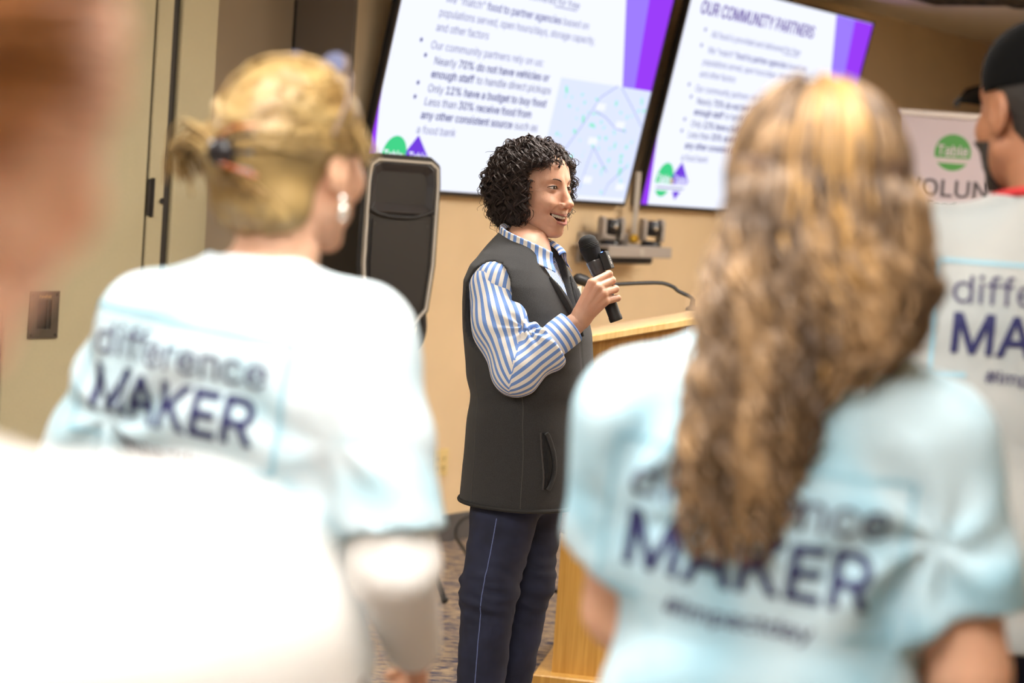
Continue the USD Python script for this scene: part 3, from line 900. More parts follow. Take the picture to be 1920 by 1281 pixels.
def face_parts(root, c, R, skin_parent, eyes=True, smile=True):
    """Eyes, lids, brows, lips and teeth, in the head frame (c, R)."""
    T = lambda m: xf(m, c, R[:, 0], R[:, 1], R[:, 2])
    for s in (-1, 1):
        ec = V3(s * .0315, .0725, -.0012)
        e = obj('eye', T(xf(trimesh.creation.icosphere(3, .0123), ec)), 'eye_white', root)
        g = V3(.02, .99, .02)                                   # where both eyes look, in the head frame
        g /= np.linalg.norm(g)
        x_ = np.cross(g, [0, 0, 1])
        x_ /= np.linalg.norm(x_)
        obj('iris', T(xf(lathe([(0, .0129), (.003, .0129), (.0058, .0118), (.0058, .0100), (0, .0100)], 20), ec, x_, np.cross(g, x_), g)), 'iris', e)
        t = np.linspace(-1, 1, 20)
        lx_ = s * (.0318 + .0158 * t)
        zu = -.0012 + .0012 * t + .0006 + .0046 * np.sqrt(np.clip(1 - t ** 2, 0, 1))
        zl = -.0012 + .0012 * t + .0006 - .0036 * np.sqrt(np.clip(1 - t ** 2, 0, 1))
        yl = lambda z: .0715 + np.sqrt(np.maximum(.0146 ** 2 - (.97 * (np.abs(lx_) - .0315)) ** 2 - (z + .0012) ** 2, 1e-6))
        obj('eyelashes', T(cat_(tube(np.stack([lx_, yl(zu) - .0002, zu], 1), .0006 + .0008 * np.sqrt(1 - t ** 2), 6), tube(np.stack([lx_, yl(zl) - .0004, zl], 1), .0004, 5))), 'lash', root)
        bp = [V3(s * x, y, z) for x, y, z in ((.014, .0925, .0150), (.024, .0912, .0198), (.036, .0838, .0215), (.0485, .0690, .0165))]
        obj('eyebrow', T(tube(curve(bp, 18), [.0006 + .0015 * math.sin(math.pi * min(1, .18 + .86 * k / 17)) for k in range(18)], 6)), 'brow_hair', root)
    # mouth
    n = 26
    u = np.linspace(-1, 1, n)
    bx = u * .0345
    yy = .0875 - .0250 * np.abs(u) ** 2.0
    up9 = 13 * bx ** 2
    top = np.stack([bx, yy + .0012, -.0800 + up9 + .0100 * np.sqrt(1 - u ** 2) ** .8 - .0010 * np.exp(-(u / .12) ** 2)], 1)
    bot = np.stack([bx, yy - .0015, -.0800 + up9 - .0115 * np.sqrt(1 - u ** 2) ** .9], 1)
    r1 = .0007 + .0021 * (1 - np.abs(u) ** 2.2)
    r2 = .0007 + .0037 * (1 - np.abs(u) ** 2.2)
    obj('lips', T(cat_(tube(top, r1, 10), tube(bot, r2, 10))), 'lips', root)
    k, fine = 12, np.linspace(-.80, .80, 200)
    arc = np.concatenate([[0], np.cumsum(np.hypot(np.diff(fine * .0330), np.diff(-.0245 * fine ** 2)))])
    for i in range(k):
        a = float(np.interp((i + .5) / k * arc[-1], arc, fine))
        wd = arc[-1] / k * .48
        x = a * .0330
        y = .0836 - .0240 * a * a
        hgt = .0082 * (1 - .5 * a * a)
        zt_ = -.0800 + 13 * x * x + .0097 * math.sqrt(max(.05, 1 - a * a)) - .0006
        sl = math.atan2(-.049 * a, .0330)
        obj('tooth', T(xf(box(-wd, wd, -.003, .0012, -hgt, .001, .0008), (x, y, zt_), (math.cos(sl), math.sin(sl), 0), (-math.sin(sl), math.cos(sl), 0))), 'teeth', root)
    obj('mouth_inside', T(xf(trimesh.creation.icosphere(3, 1), (0, .054, -.0740), (.0310, 0, 0), (0, .0195, 0), (0, 0, .0125))), 'mouth_dark', root)
    obj('tongue', T(xf(trimesh.creation.icosphere(3, 1), (0, .060, -.0860), (.019, 0, 0), (0, .0185, 0), (0, .002, .0045))), 'lips', root)


def hand_points(w, fwd, palm, thumb_side, curl=.6, L=.092):
    """Joint chains of a relaxed hand: wrist w, pointing fwd, palm normal palm, thumb towards thumb_side."""
    fwd, palm, ts = (np.asarray(x, float) / np.linalg.norm(x) for x in (fwd, palm, thumb_side))
    chains = []
    for k, (off, l0, l) in enumerate(((.028, .088, (.040, .024, .020)), (.010, .092, (.044, .028, .021)), (-.009, .088, (.041, .026, .020)), (-.026, .080, (.032, .020, .018)))):
        p = w + fwd * l0 + ts * off
        ch, ang = [w + ts * off * .5 + fwd * .015, p], .25 * curl
        for q in l:
            ang += curl * .55
            p = p + q * (fwd * math.cos(ang) + palm * math.sin(ang))
            ch.append(p)
        chains.append((ch, [.013, .0098, .0088, .0078, .0068]))
    t0 = w + fwd * .022 + ts * .022 + palm * .008
    chains.append(([w + fwd * .012 + ts * .01, t0 + ts * .014 + fwd * .02, t0 + ts * .026 + fwd * .05 + palm * .012, t0 + ts * .026 + fwd * .078 + palm * .02], [.016, .0125, .0100, .0085]))
    return chains


def hand_sdf(q, chains, w, k=.006):
    d = None
    for ch, rr in chains:
        e = None
        for i in range(len(ch) - 1):
            c = cone(q, ch[i], ch[i + 1], rr[i], rr[i + 1])
            e = c if e is None else smin(e, c, .003)
        d = e if d is None else smin(d, e, .0035 if len(rr) == 5 else .006)
    # webbing of the palm
    pal = None
    for ch, rr in chains[:4]:
        c = cone(q, ch[0], ch[1], .0145, .0105)
        pal = c if pal is None else smin(pal, c, .014)
    d = smin(d, pal, .005)
    return d


def near(f, lo, hi, pad=.05):
    """f only where it matters: a box distance elsewhere."""
    lo, hi = np.asarray(lo) - pad, np.asarray(hi) + pad

    def g(p):
        bd = np.linalg.norm(np.maximum(np.maximum(lo - p, p - hi), 0), axis=1)
        out = bd + pad * .5
        on = bd <= 0
        if on.any():
            out[on] = f(p[on])
        return out
    return g


def legs_parts(root, s, hip_w=.095, hipz=.88, pants='denim', spread=.10, top=.92, waist=(.150, .105)):
    """Jeans and shoes of a standing figure, x right, y forward."""
    def f(p):
        m = p.copy()
        m[:, 0] = np.abs(m[:, 0])
        lg = smin(cone(m, (hip_w, 0, hipz - .04), (spread, .012, .50), .092, .066), cone(m, (spread, .012, .50), (spread, -.02, .07), .064, .055), .03)
        d = smin(lg, ell(p, (0, -.012, hipz + .03), (waist[0], waist[1], .13)), .05)
        w = .004 * (meshkit.noise(p * V3(14, 14, 34), 3) - .5) * 2
        return np.maximum(np.maximum(d + w, p[:, 2] - top), .045 - p[:, 2])
    obj('jeans', scaled(surface(f, (-.25, -.19, .03), (.25, .19, top + .03), .011), s), pants, root, smooth=True)
    for sx in (-1, 1):
        def g(p, sx=sx):
            d = smin(ell(p, (sx * spread, .02, .05), (.043, .115, .045)), ell(p, (sx * spread, -.04, .08), (.04, .05, .06)), .03)
            return smax(d, .002 - p[:, 2], .004)
        obj('shoe', scaled(surface(g, (sx * spread - .07, -.13, -.01), (sx * spread + .07, .17, .16), .008), s), 'shoe', root, smooth=True)


def scaled(m, s):
    m = tm(m)
    m.vertices = m.vertices * s
    return m


TORSO = [(.80, .186, .142, 0), (.90, .184, .140, -.004), (1.00, .174, .126, -.002), (1.08, .166, .118, .0), (1.16, .172, .122, .0), (1.24, .176, .122, -.004), (1.30, .168, .110, -.010), (1.345, .140, .090, -.018), (1.375, .105, .072, -.024), (1.395, .075, .062, -.022), (1.405, .05, .05, -.02)]


def tee_person(label, x, y, yaw, H=1.65, wide=1.0, head_yaw=0.0, head_pitch=0.0, head_roll=0.0, head_off=(0, 0, 0), skin='skin_fair', tee='tee_blue', elbows=None, wrists=None,
               sleeve=.62, seed=1, fold=.006, male=False, prints=None, low_hem=.80, res=.0075, long_sleeve=None, droop=(0, 0)):
    """A standing listener in a T-shirt. Local frame: x right, y forward. Returns the thing, head centre and axes, the shirt's distance function and the scale."""
    s = H / 1.65
    root = thing('person', label, 'person', (x, y, 0), yaw)
    W = wide
    sh = [V3(sx * .158 * W, -.012, 1.322 + droop[k]) for k, sx in enumerate((-1, 1))]
    el = elbows or [V3(sx * .222 * W, -.03, 1.06) for sx in (-1, 1)]
    wr = wrists or [V3(sx * .225 * W, .06, .83) for sx in (-1, 1)]
    el, wr = [np.asarray(e, float) for e in el], [np.asarray(e, float) for e in wr]
    prof = np.array(TORSO)
    prof[:, 1] *= W
    pin = prof.copy()
    pin[:, 1:3] -= .016
    hc = V3(0, .022, 1.535) + V3(*head_off)
    HR = axes(head_yaw, head_pitch, head_roll)

    def shirt(p):
        d = loft(p, prof)
        trap = np.minimum(cone(p, (-.05, -.018, 1.366), sh[0] + V3(.015, 0, .006), .040, .058), cone(p, (.05, -.018, 1.366), sh[1] + V3(-.015, 0, .006), .040, .058))
        d = smin(d, trap, .045)
        for k in (0, 1):
            ax = el[k] - sh[k]
            end = sh[k] + ax * (sleeve if np.ndim(sleeve) == 0 else sleeve[k])
            a = cone(p, sh[k], end, .066 * (W ** .5), .073 * (W ** .5))
            n_ = ax / np.linalg.norm(ax)
            a = np.maximum(a, (p - end) @ n_ - .004)
            d = smin(d, a, .035)
        # folds: fans from the armpits, drapes down the back
        amp = fold
        for k, sx in ((0, -1), (1, 1)):
            ap = V3(sx * .165 * W, -.05, 1.20)
            v = p - ap
            rr = np.linalg.norm(v, axis=1) + .02
            th = np.arctan2(v[:, 2], -sx * v[:, 0])
            wv = np.sin(th * 6 + 8 * meshkit.noise(p * 6, seed + 5) + seed)
            d = d + amp * .85 * wv * np.exp(-((rr - .11) / .075) ** 2) * np.clip(meshkit.noise(p * 7, seed + 2) * 2.4 - .5, .1, 1.3)
        nz = meshkit.noise(p * V3(13, 13, 5.0) + V3(0, 0, 0), seed) - .5
        n2 = meshkit.noise((p + .35 * p[:, [2, 0, 1]]) * V3(9, 9, 17), seed + 9) - .5
        low = np.clip((1.30 - p[:, 2]) / .25, .15, 1)
        d = d + amp * 1.5 * (nz + n2) * low
        nk = cone(p, (0, .0, 1.36), (0, .03, 1.47), .056, .06)
        d = smax(d, -(ell(p, (0, .012, 1.430), (.070, .074, .055))), .008)
        return np.maximum(d, low_hem - p[:, 2])

    def bodyf(p):
        d = loft(p, pin)
        for k in (0, 1):
            d = smin(d, cone(p, sh[k], el[k], .050, .040), .03)
            d = smin(d, cone(p, el[k], wr[k], .040, .026), .012)
        d = smin(d, cone(p, (0, -.02, 1.33), hc + HR @ V3(0, -.03, -.12), .058, .052), .03)
        return np.maximum(d, .84 - p[:, 2] if False else .8 - p[:, 2] - 10 * (np.abs(p[:, 0]) > .185))
    allp = np.array([*sh, *el, *wr])
    lo, hi = allp.min(0) - .09, allp.max(0) + .09
    lo[2] = min(lo[2], .78)
    body = surface(bodyf, (min(lo[0], -.25), min(lo[1], -.17), lo[2]), (max(hi[0], .25), max(hi[1], .17), 1.46), .010)
    hd = surface(lambda p: head_sdf((p - hc) @ HR, male=male), hc - .17, hc + .135, .0045)
    hands = []
    for k, sx in ((0, -1), (1, 1)):
        fw = wr[k] - el[k]
        fw /= np.linalg.norm(fw)
        ts = V3(-sx * .35, 1, .3)
        ts -= fw * (ts @ fw)
        pn = np.cross(fw, ts) * sx
        if pn @ V3(-sx, 0, 0) < 0:
            pn = -pn
        ch = hand_points(wr[k], fw, pn, ts, .55)
        hands.append(surface(lambda p: smin(hand_sdf(p, ch, wr[k]), cone(p, wr[k] - fw * .05, wr[k] + fw * .015, .027, .024), .012), wr[k] - .05 + np.minimum(fw, 0) * .17 - .05, wr[k] + .05 + np.maximum(fw, 0) * .17 + .05, .0042))
    obj('body', scaled(cat_(body, hd, *hands), s), skin, root, smooth=True)
    sm = surface(shirt, (min(lo[0], -.30) - .03, -.22, low_hem - .02), (max(hi[0], .30) + .03, .22, 1.46), res)
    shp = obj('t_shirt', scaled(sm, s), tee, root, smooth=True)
    # collar rib
    ph = np.linspace(0, 2 * np.pi, 41)
    cr = np.stack([.067 * np.cos(ph), .006 + .071 * np.sin(ph), 1.392 + .010 * -np.sin(ph) * 1.5], 1)
    obj('collar', scaled(tube(cr, .0062, 8, caps=False), s), tee, shp, smooth=True)
    if long_sleeve:
        for k in (0, 1):
            def under(p, k=k):
                a = smin(cone(p, sh[k], el[k], .056, .054), cone(p, el[k], wr[k] - (wr[k] - el[k]) * .02, .052, .038), .02)
                a = np.maximum(a, (p - (sh[k] + (el[k] - sh[k]) * .3)) @ -((el[k] - sh[k]) / np.linalg.norm(el[k] - sh[k])))
                return a + .004 * (meshkit.noise(p * V3(22, 22, 30), seed) - .5)
            q3 = np.array([sh[k], el[k], wr[k]])
            obj('undershirt_sleeve', scaled(surface(under, q3.min(0) - .09, q3.max(0) + .09, .009), s), long_sleeve, root, smooth=True, label='white long undershirt sleeve')
    legs_parts(root, s)
    return root, hc, HR, shirt, s, shp


def stamp(mesh, f, x0, z0, tilt=0.0, lift=.0012, bend=0.0):
    """Flat lettering (x, y) laid on the back of a shirt: x right, y up become points of the surface f = 0 seen from behind."""
    m = tm(mesh).copy()
    m = trimesh.Trimesh(*trimesh.remesh.subdivide_to_size(m.vertices, m.faces, .012), process=False)
    c, s_ = math.cos(tilt), math.sin(tilt)
    X = x0 + c * m.vertices[:, 0] - s_ * m.vertices[:, 1]
    Z = z0 + s_ * m.vertices[:, 0] + c * m.vertices[:, 1]
    a, b = np.full(len(X), -.30), np.full(len(X), .02)
    hit = None
    ys = np.linspace(-.22, .02, 25)
    best = np.full(len(X), .0)
    found = np.zeros(len(X), bool)
    for y0, y1 in zip(ys[:-1], ys[1:]):
        v = f(np.stack([X, np.full(len(X), y1), Z], 1)) < 0
        new = v & ~found
        a[new], b[new] = y0, y1
        found |= v
    for _ in range(9):
        mid = (a + b) / 2
        v = f(np.stack([X, mid, Z], 1)) < 0
        b = np.where(v, mid, b)
        a = np.where(v, a, mid)
    zz = m.vertices[:, 2] - m.vertices[:, 2].mean()
    m.vertices = np.stack([X, a - lift - np.where(zz > 0, .0004, 0), Z], 1)
    return m


TEXT_CACHE = {}


def word(t, h, bold, width):
    k = (t, h, bold, width)
    if k not in TEXT_CACHE:
        TEXT_CACHE[k] = text_shape(t, h, bold, width)
    return TEXT_CACHE[k].copy()


def back_print(shp, f, s, x0, z0, k=1.0, tilt=0.0):
    """The slogan on the shirt's back, in the shirt's own metres; (x0, z0) its centre."""
    put = lambda name, m, mt, x, z: obj(name, scaled(stamp(xf(m, (x * k, z * k, 0), (k, 0, 0), (0, k, 0), (0, 0, 1)), f, x0, z0, tilt), s), mt, shp, smooth=False)
    put('slogan', word('difference', .040, False, .262), 'print_grey', -.131, .031)
    put('slogan', word('MAKER', .0565, True, .252), 'print_navy', -.128, -.041)
    put('hashtag', word('#impactday', .017, True, .152), 'print_grey', -.078, -.081)
    w, t, b_, th = .152, .090, -.073, .0028
    for r in ((-w, t - th, w, t + th), (-w - th, b_, -w + th, t), (w - th, b_, w + th, t), (-w, b_ - th, -.104, b_ + th), (.104, b_ - th, w, b_ + th)):
        put('border', box(r[0], r[2], r[1], r[3], 0, .0005), 'print_cyan', 0, 0)

# ------------------------------------------------------------------ the woman who speaks
mat('fleece', lin(44, 44, 45), .95, bump=(900, .0010), var=(420, .25), sheen_weight=.08, sheen_roughness=.6)
mat('fleece_binding', lin(34, 34, 34), .8)
mat('zip_metal', lin(90, 90, 92), .4, .7)
mat('seam', lin(70, 68, 66), .9)
mat('badge_white', lin(228, 224, 214), .6)
stripes('shirt_stripe', lin(228, 224, 218), lin(106, 142, 206), .52)
hairmat('curl_hair', [lin(52, 38, 33), lin(70, 51, 43), lin(92, 69, 57), lin(60, 44, 38), lin(140, 108, 88)], .5)
mat('hair_under', lin(26, 19, 17), .7)

S0 = at(985, 948, 5.1)
S0[2] = 0
S0 = V3(S0[0] - .008, S0[1], 0)
who = thing('person', 'woman with dark curly hair, charcoal vest and striped shirt, speaking into a microphone', 'person', S0)
P_ = lambda x, y, d: at(x, y, d) - S0
TY = math.radians(-116)                                           # the torso's turn: facing right, a little to the camera
TR, TF = V3(math.cos(TY), math.sin(TY), 0), V3(-math.sin(TY), math.cos(TY), 0)
TM = np.stack([TR, TF, V3(0, 0, 1)], 1)                          # torso frame to local
HYAW, HPIT = math.radians(-127), math.radians(7)
HR_ = axes(HYAW, HPIT, math.radians(0))
HC = P_(1041, 352, 5.035) - HR_ @ V3(.0315, .085, 0)

VEST = [(.700, .203, .150, .012), (.72, .204, .151, .012), (.80, .205, .150, .014), (.90, .197, .143, .016), (.98, .190, .139, .018), (1.06, .192, .146, .020), (1.14, .194, .146, .018), (1.20, .192, .140, .006), (1.26, .190, .124, -.010), (1.30, .170, .106, -.016), (1.33, .132, .090, -.014), (1.36, .088, .072, -.008), (1.385, .064, .062, -.004)]
SKINT = [(z, a - .030, b - .028, c) for z, a, b, c in VEST]
SHIRTT = [(z, a - .018, b - .018, c) for z, a, b, c in VEST]
LEAN = lambda z: -.034 * np.clip((np.asarray(z, float) - .80) / .34, 0, 1) ** 1.3   # the upper body leans back
def tor(p):                                                      # local -> torso frame
    q = np.array(p, float)
    q[:, 0] -= LEAN(q[:, 2])
    return q @ TM


def tl(x, y, z):                                                 # torso frame -> local
    q = np.stack(np.broadcast_arrays(np.asarray(x, float), y, z), -1) @ TM.T
    q[..., 0] += LEAN(q[..., 2])
    return q



SHD = P_(926, 535, 4.965)
ELB = P_(970, 692, 4.875)
WRI = P_(1080, 606, 4.905)
KN = [P_(1110, 531, 4.895), P_(1121, 540, 4.893), P_(1130, 551, 4.895), P_(1134, 565, 4.90)]
PIP = [P_(1142, 514, 4.925), P_(1148, 526, 4.925), P_(1154, 542, 4.927), P_(1158, 559, 4.93)]
MIC0, MIC1 = P_(1156, 602, 4.95), P_(1096, 438, 4.965)
MA = (MIC1 - MIC0) / np.linalg.norm(MIC1 - MIC0)
mic_pt = lambda z: MIC0 + MA * ((z - MIC0[2]) / MA[2])
chains = []
for k in range(4):
    mp = mic_pt(PIP[k][2] - .002)
    d1 = mp + V3(.020, .022, -.003)
    tip = mp + V3(-.006, .0285, -.001)
    r0 = (.0112, .0094, .0086, .0074) if k < 3 else (.0100, .0086, .0076, .0066)
    chains.append(([WRI + (KN[k] - WRI) * .25 + V3(0, 0, .004 * (1.5 - k)), KN[k], PIP[k], d1, tip], [.0145, r0[0], r0[1], r0[2], r0[3]]))
mp = mic_pt(KN[0][2] - .01)
th_ = [WRI + V3(.008, .02, .012), P_(1098, 566, 4.95), mp + V3(-.024, .008, -.020), mp + V3(-.026, .014, .010), mp + V3(-.018, .022, .030)]
chains.append((th_, [.017, .0150, .0115, .0100, .0085]))


def hand_f(p):
    d = hand_sdf(p, chains, WRI)
    fa = WRI - (WRI - ELB) / np.linalg.norm(WRI - ELB) * .08
    d = smin(d, cone(p, fa, WRI + (WRI - ELB) * .06, .0285, .0235), .016)
    # tendons on the back of the hand
    for k in range(4):
        d = smin(d, cone(p, KN[k] + (WRI - KN[k]) * .75 + V3(0, -.011, 0), KN[k] + V3(0, -.0035, 0), .0035, .0085), .006)
    return d


pts = np.array([q for c, _ in chains for q in c])
handm = surface(hand_f, np.minimum(pts.min(0), WRI - .09) - .02, pts.max(0) + .025, .0026)
headm = surface(lambda p: head_sdf((p - HC) @ HR_, smile=True), HC - .19, HC + .14, .0017)
NB = tl(0, -.004, 1.330)


def core(p):
    q = tor(p)
    d = loft(q, SKINT)
    d = smin(d, cone(p, NB, HC + HR_ @ V3(0, -.03, -.10), .060, .052), .03)
    d = smin(d, cone(p, SHD, ELB, .045, .038), .02)
    d = smin(d, cone(p, ELB, WRI, .038, .027), .01)
    d = smin(d, cone(p, tl(-.165, -.01, 1.235), tl(-.20, -.04, .99), .045, .038), .02)
    return np.maximum(d, .73 - p[:, 2])


bodym = surface(core, (-.30, -.32, .68), (.30, .30, 1.46), .009)
obj('body', cat_(bodym, headm, handm), 'skin_speaker', who, smooth=True)
face_parts(who, HC, HR_, 'skin_speaker')
# fingernails of the gripping hand are turned away; far arm hangs behind the body
LS = tl(-.165, -.01, 1.235)
LE = tl(-.215, -.06, .98)
LW = tl(-.215, -.02, .76)


def uv_of(v, n):
    return np.stack([v, np.zeros_like(v)], 1)


def sleeve_sdf(sh, el, wr, r, seed):
    ua, fa = el - sh, wr - el
    ul, fl = ua / np.linalg.norm(ua), fa / np.linalg.norm(fa)

    def f(p):
        out = sh + ua * .55
        back = -(fl - ul)
        back /= np.linalg.norm(back)
        d = smin(cone(p, sh + ua * .02, sh + ua * .5, r[0], r[1]), cone(p, sh + ua * .5, el + back * -.004, r[1], r[2]), .03)
        fore = smin(cone(p, el, el + fa * .45, r[2], r[3]), cone(p, el + fa * .45, wr - fa * .10, r[3], r[4]), .02)
        d = smin(d, fore, .012)
        # wrinkles gathered in the elbow's crook, and long soft folds
        v = p - (el + (fl - ul) * .05)
        rr = np.linalg.norm(v, axis=1)
        a = np.arctan2(v @ fl, v @ (-ul))
        d = d + .0085 * np.sin(a * 8 + 3.5 * meshkit.noise(p * 16, seed)) * np.exp(-(rr / .080) ** 2)
        d = d + .013 * (meshkit.noise(np.stack([(p @ ul) * 7, (p @ np.cross(ul, fl)) * 26, (p @ fl) * 20], 1), seed + 1) - .5)
        end = wr - fl * .080
        return np.maximum(d, (p - end) @ fl)
    return f, ul, fl


def sleeve_uv(v, sh, el, wr, ul, fl, count):
    ua, fa = el - sh, wr - el
    nrm = np.cross(ul, fl)
    nrm /= np.linalg.norm(nrm)
    bis = (fl - ul) / np.linalg.norm(fl - ul)
    pl = (fl + ul)
    onf = ((v - el) @ pl) + .12 * ((v - el) @ fl) > .0
    t1 = (v - sh) @ ul / np.linalg.norm(ua)
    w1 = np.cross(ul, nrm)
    u1 = np.arctan2((v - sh) @ nrm, (v - sh - np.outer((v - sh) @ ul, ul)) @ w1) / (2 * np.pi) * count
    w2 = np.cross(fl, nrm)
    u2 = np.arctan2((v - el) @ nrm, (v - el - np.outer((v - el) @ fl, fl)) @ w2) / (2 * np.pi) * count * .9
    return np.where(onf, u2, u1)


def sleeve(sh, el, wr, seed, name, r=(.066, .075, .066, .058, .047)):
    f, ul, fl = sleeve_sdf(sh, el, wr, r, seed)
    q = np.array([sh, el, wr])
    m = surface(f, q.min(0) - .10, q.max(0) + .10, .0045)
    u = sleeve_uv(m.vertices, sh, el, wr, ul, fl, 24)
    o = obj(name, m, 'shirt_stripe', who, smooth=True, uv=uv_of(u, 1))
    # cuff: a short band whose stripes run around the wrist
    ax = fl
    a = np.cross(ax, [0, 0, 1.0])
    a /= np.linalg.norm(a)
    b = np.cross(ax, a)
    n, rows = 36, []
    prof = [(-.075, .0300), (-.074, .0425), (-.05, .0435), (-.02, .0432), (-.004, .0425), (-.002, .0405), (-.012, .036), (-.06, .030)]
    c0 = wr - ax * .012
    ph = np.arange(n) / n * 2 * np.pi
    V, U = [], []
    for t, rr in prof:
        V.append(c0 + ax * t + rr * (np.cos(ph)[:, None] * a + np.sin(ph)[:, None] * b))
        U += [t / .0165] * n
    V = np.vstack(V)
    F = [[i * n + j, i * n + (j + 1) % n, (i + 1) * n + (j + 1) % n, (i + 1) * n + j] for i in range(len(prof) - 1) for j in range(n)]
    cuffm = tm((V, np.array(F)))
    cuffm.invert()
    obj('cuff', cuffm, 'shirt_stripe', o, smooth=True, uv=uv_of(np.array(U) + .0, 1))


sleeve(SHD, ELB, WRI, 4, 'shirt_sleeve')
sleeve(LS, LE, LW, 8, 'shirt_sleeve')
lh = hand_points(LW, (LW - LE) / np.linalg.norm(LW - LE), TR, TF, .5)
obj('hand', surface(lambda p: smin(hand_sdf(p, lh, LW), cone(p, LW - (LW - LE) * .3, LW, .027, .024), .012), LW - .2, LW + .15, .0045), 'skin_speaker', who, smooth=True)


def shirt_f(p):
    q = tor(p)
    d = loft(q, SHIRTT)
    d = smin(d, np.linalg.norm(p - SHD - V3(.012, .01, 0), axis=1) - .062, .03)
    d = np.maximum(d, .685 - p[:, 2])
    nk = cone(p, NB, HC + HR_ @ V3(0, -.03, -.10), .075, .072)
    return smax(d, -smax(nk, 1.29 - p[:, 2], .004), .004)


shm = surface(shirt_f, (-.30, -.34, .64), (.30, .30, 1.42), .008)
q = tor(shm.vertices)
us = np.arctan2(q[:, 0], q[:, 1]) * 9.0
obj('shirt', shm, 'shirt_stripe', who, smooth=True, uv=uv_of(us, 1))

ARM_Y = tor(SHD[None])[0][1] + .012


# vest: open V at the front, armhole round the sleeve
def vest_f(p):
    q = tor(p)
    d = loft(q, VEST)
    d = d + .006 * (meshkit.noise(p * V3(9, 9, 7), 21) - .5) + .003 * np.sin(q[:, 2] * 46 + 3 * meshkit.noise(p * 8, 3)) * np.exp(-((q[:, 2] - .97) / .06) ** 2)
    d = smin(d, np.linalg.norm(q - V3(0, -.03, 1.30), axis=1) - .085, .03)
    m = np.abs(q[:, 0])
    v = np.maximum((m - np.clip((q[:, 2] - 1.155) * .36, 0, .062)) * .9, -q[:, 1] + .02)      # the V
    d = smax(d, -v, .006)
    nk = smin(cone(q, (0, .004, 1.30), (0, .016, 1.45), .062, .075), cone(q, (0, .05, 1.32), (0, .09, 1.40), .045, .06), .02)
    d = smax(d, -nk, .008)
    for s in (-1, 1):                                            # armholes
        e = ell(q * V3(0, 1, 1), (0, ARM_Y if s > 0 else -.01, 1.205), (1, .070, .108))
        d = smax(d, -np.maximum(e, .128 - s * q[:, 0]), .006)
    d = np.maximum(d, .704 - p[:, 2])
    return d


vm = surface(vest_f, (-.30, -.30, .665), (.30, .30, 1.42), .0055)
vest = obj('vest', vm, 'fleece', who, smooth=True)


def on_vest(x, z, front=True, f=vest_f, lift=.001):
    """Point of the vest's front (or back) at torso x, height z."""
    s = 1 if front else -1
    y = np.linspace(.26, -.05, 320) * s
    P = tl(np.full(320, x), y, np.full(320, z))
    k = np.argmax(f(P) < 0)
    return tl(x, y[k] + s * lift, z)


def on_side(y, z, f=vest_f, lift=.001):
    """Point of the vest's right flank at torso depth y, height z."""
    x = np.linspace(.27, .05, 260)
    P = tl(x, np.full(260, y), np.full(260, z))
    k = np.argmax(f(P) < 0)
    return tl(x[k] + lift, y, z)


zs = np.linspace(.712, 1.15, 40)
obj('zipper', tube([on_vest(.0, z, lift=.002) for z in zs], .0042, 8), 'zip_metal', vest)
for s in (-1, 1):
    ed = [on_vest(s * (max(0, (z - 1.155) * .36) + .010), z, lift=.003) for z in np.linspace(1.14, 1.27, 16)]
    obj('zip_tape', tube(ed, .0045, 8), 'zip_metal' if s > 0 else 'fleece_binding', vest)
obj('hem_binding', tube([tl(.2045 * math.copysign(abs(math.cos(a)) ** .83, math.cos(a)), .012 + .1515 * math.copysign(abs(math.sin(a)) ** .83, math.sin(a)), .710) for a in np.linspace(0, 2 * np.pi, 61)], [.0055] * 61, 8, caps=False), 'fleece_binding', vest)
for y0, y1 in ((.085, .078), (-.05, -.048)):
    obj('seam', tube([on_side(y0 + (y1 - y0) * t, .715 + t * .335, lift=.0002) for t in np.linspace(0, 1, 30)], .0013, 6), 'seam', vest)
# front pocket, its zip gaping
pk = [P_(1011, 792, 5.0), P_(1008, 838, 5.0), P_(1007, 893, 5.0)]
pq = [tor(p[None])[0] for p in pk]
pz = np.linspace(.765, .905, 24)
px_ = .150
lipa = np.array([on_vest(px_ + .004, z, lift=.001) for z in pz])
gapw = .016 * np.sin(np.linspace(0, np.pi, 24)) ** .8
lipb = np.array([on_vest(px_ - .004 - g, z, lift=.006) for z, g in zip(pz, gapw)])
mid = np.array([on_vest(px_ - g / 2, z, lift=.0015) for z, g in zip(pz, gapw)])
pocket = obj('pocket', tube(mid, np.maximum(gapw * .55, .002), 8), 'foam_black', vest)
obj('pocket_zip', tube(lipa, .0024, 8), 'zip_metal', pocket)
obj('pocket_welt', tube(lipb, .0055, 10), 'fleece', pocket)
bp = np.array([on_vest(.03 + .0 * k, z, lift=.002) for k, z in enumerate((1.20,))])[0]
# collar of the shirt: a stand round the neck and two leaves folded outward
def collar_pts(phi, t):
    """phi 0 at the back, +-pi at the front; t 0 inner edge at the neck, 1 outer edge of the leaf."""
    fr = np.abs(phi) / np.pi
    r_in, z_in = .063 + .004 * fr, 1.400 - .078 * fr ** 1.5
    drop = .034 + .008 * np.clip((fr - .45) / .4, 0, 1) ** 1.4
    out = .030 + .004 * fr
    r = r_in + out * t + .006 * np.sin(np.pi * np.minimum(t * 2, 1))
    z = z_in + .014 * np.sin(np.pi * np.minimum(t * 1.6, 1)) - drop * t ** 1.3
    x, y = r * np.sin(phi), -r * np.cos(phi) * (1.0 + .10 * fr) + .006 + .008 * fr
    return np.stack([x, y, z], -1)


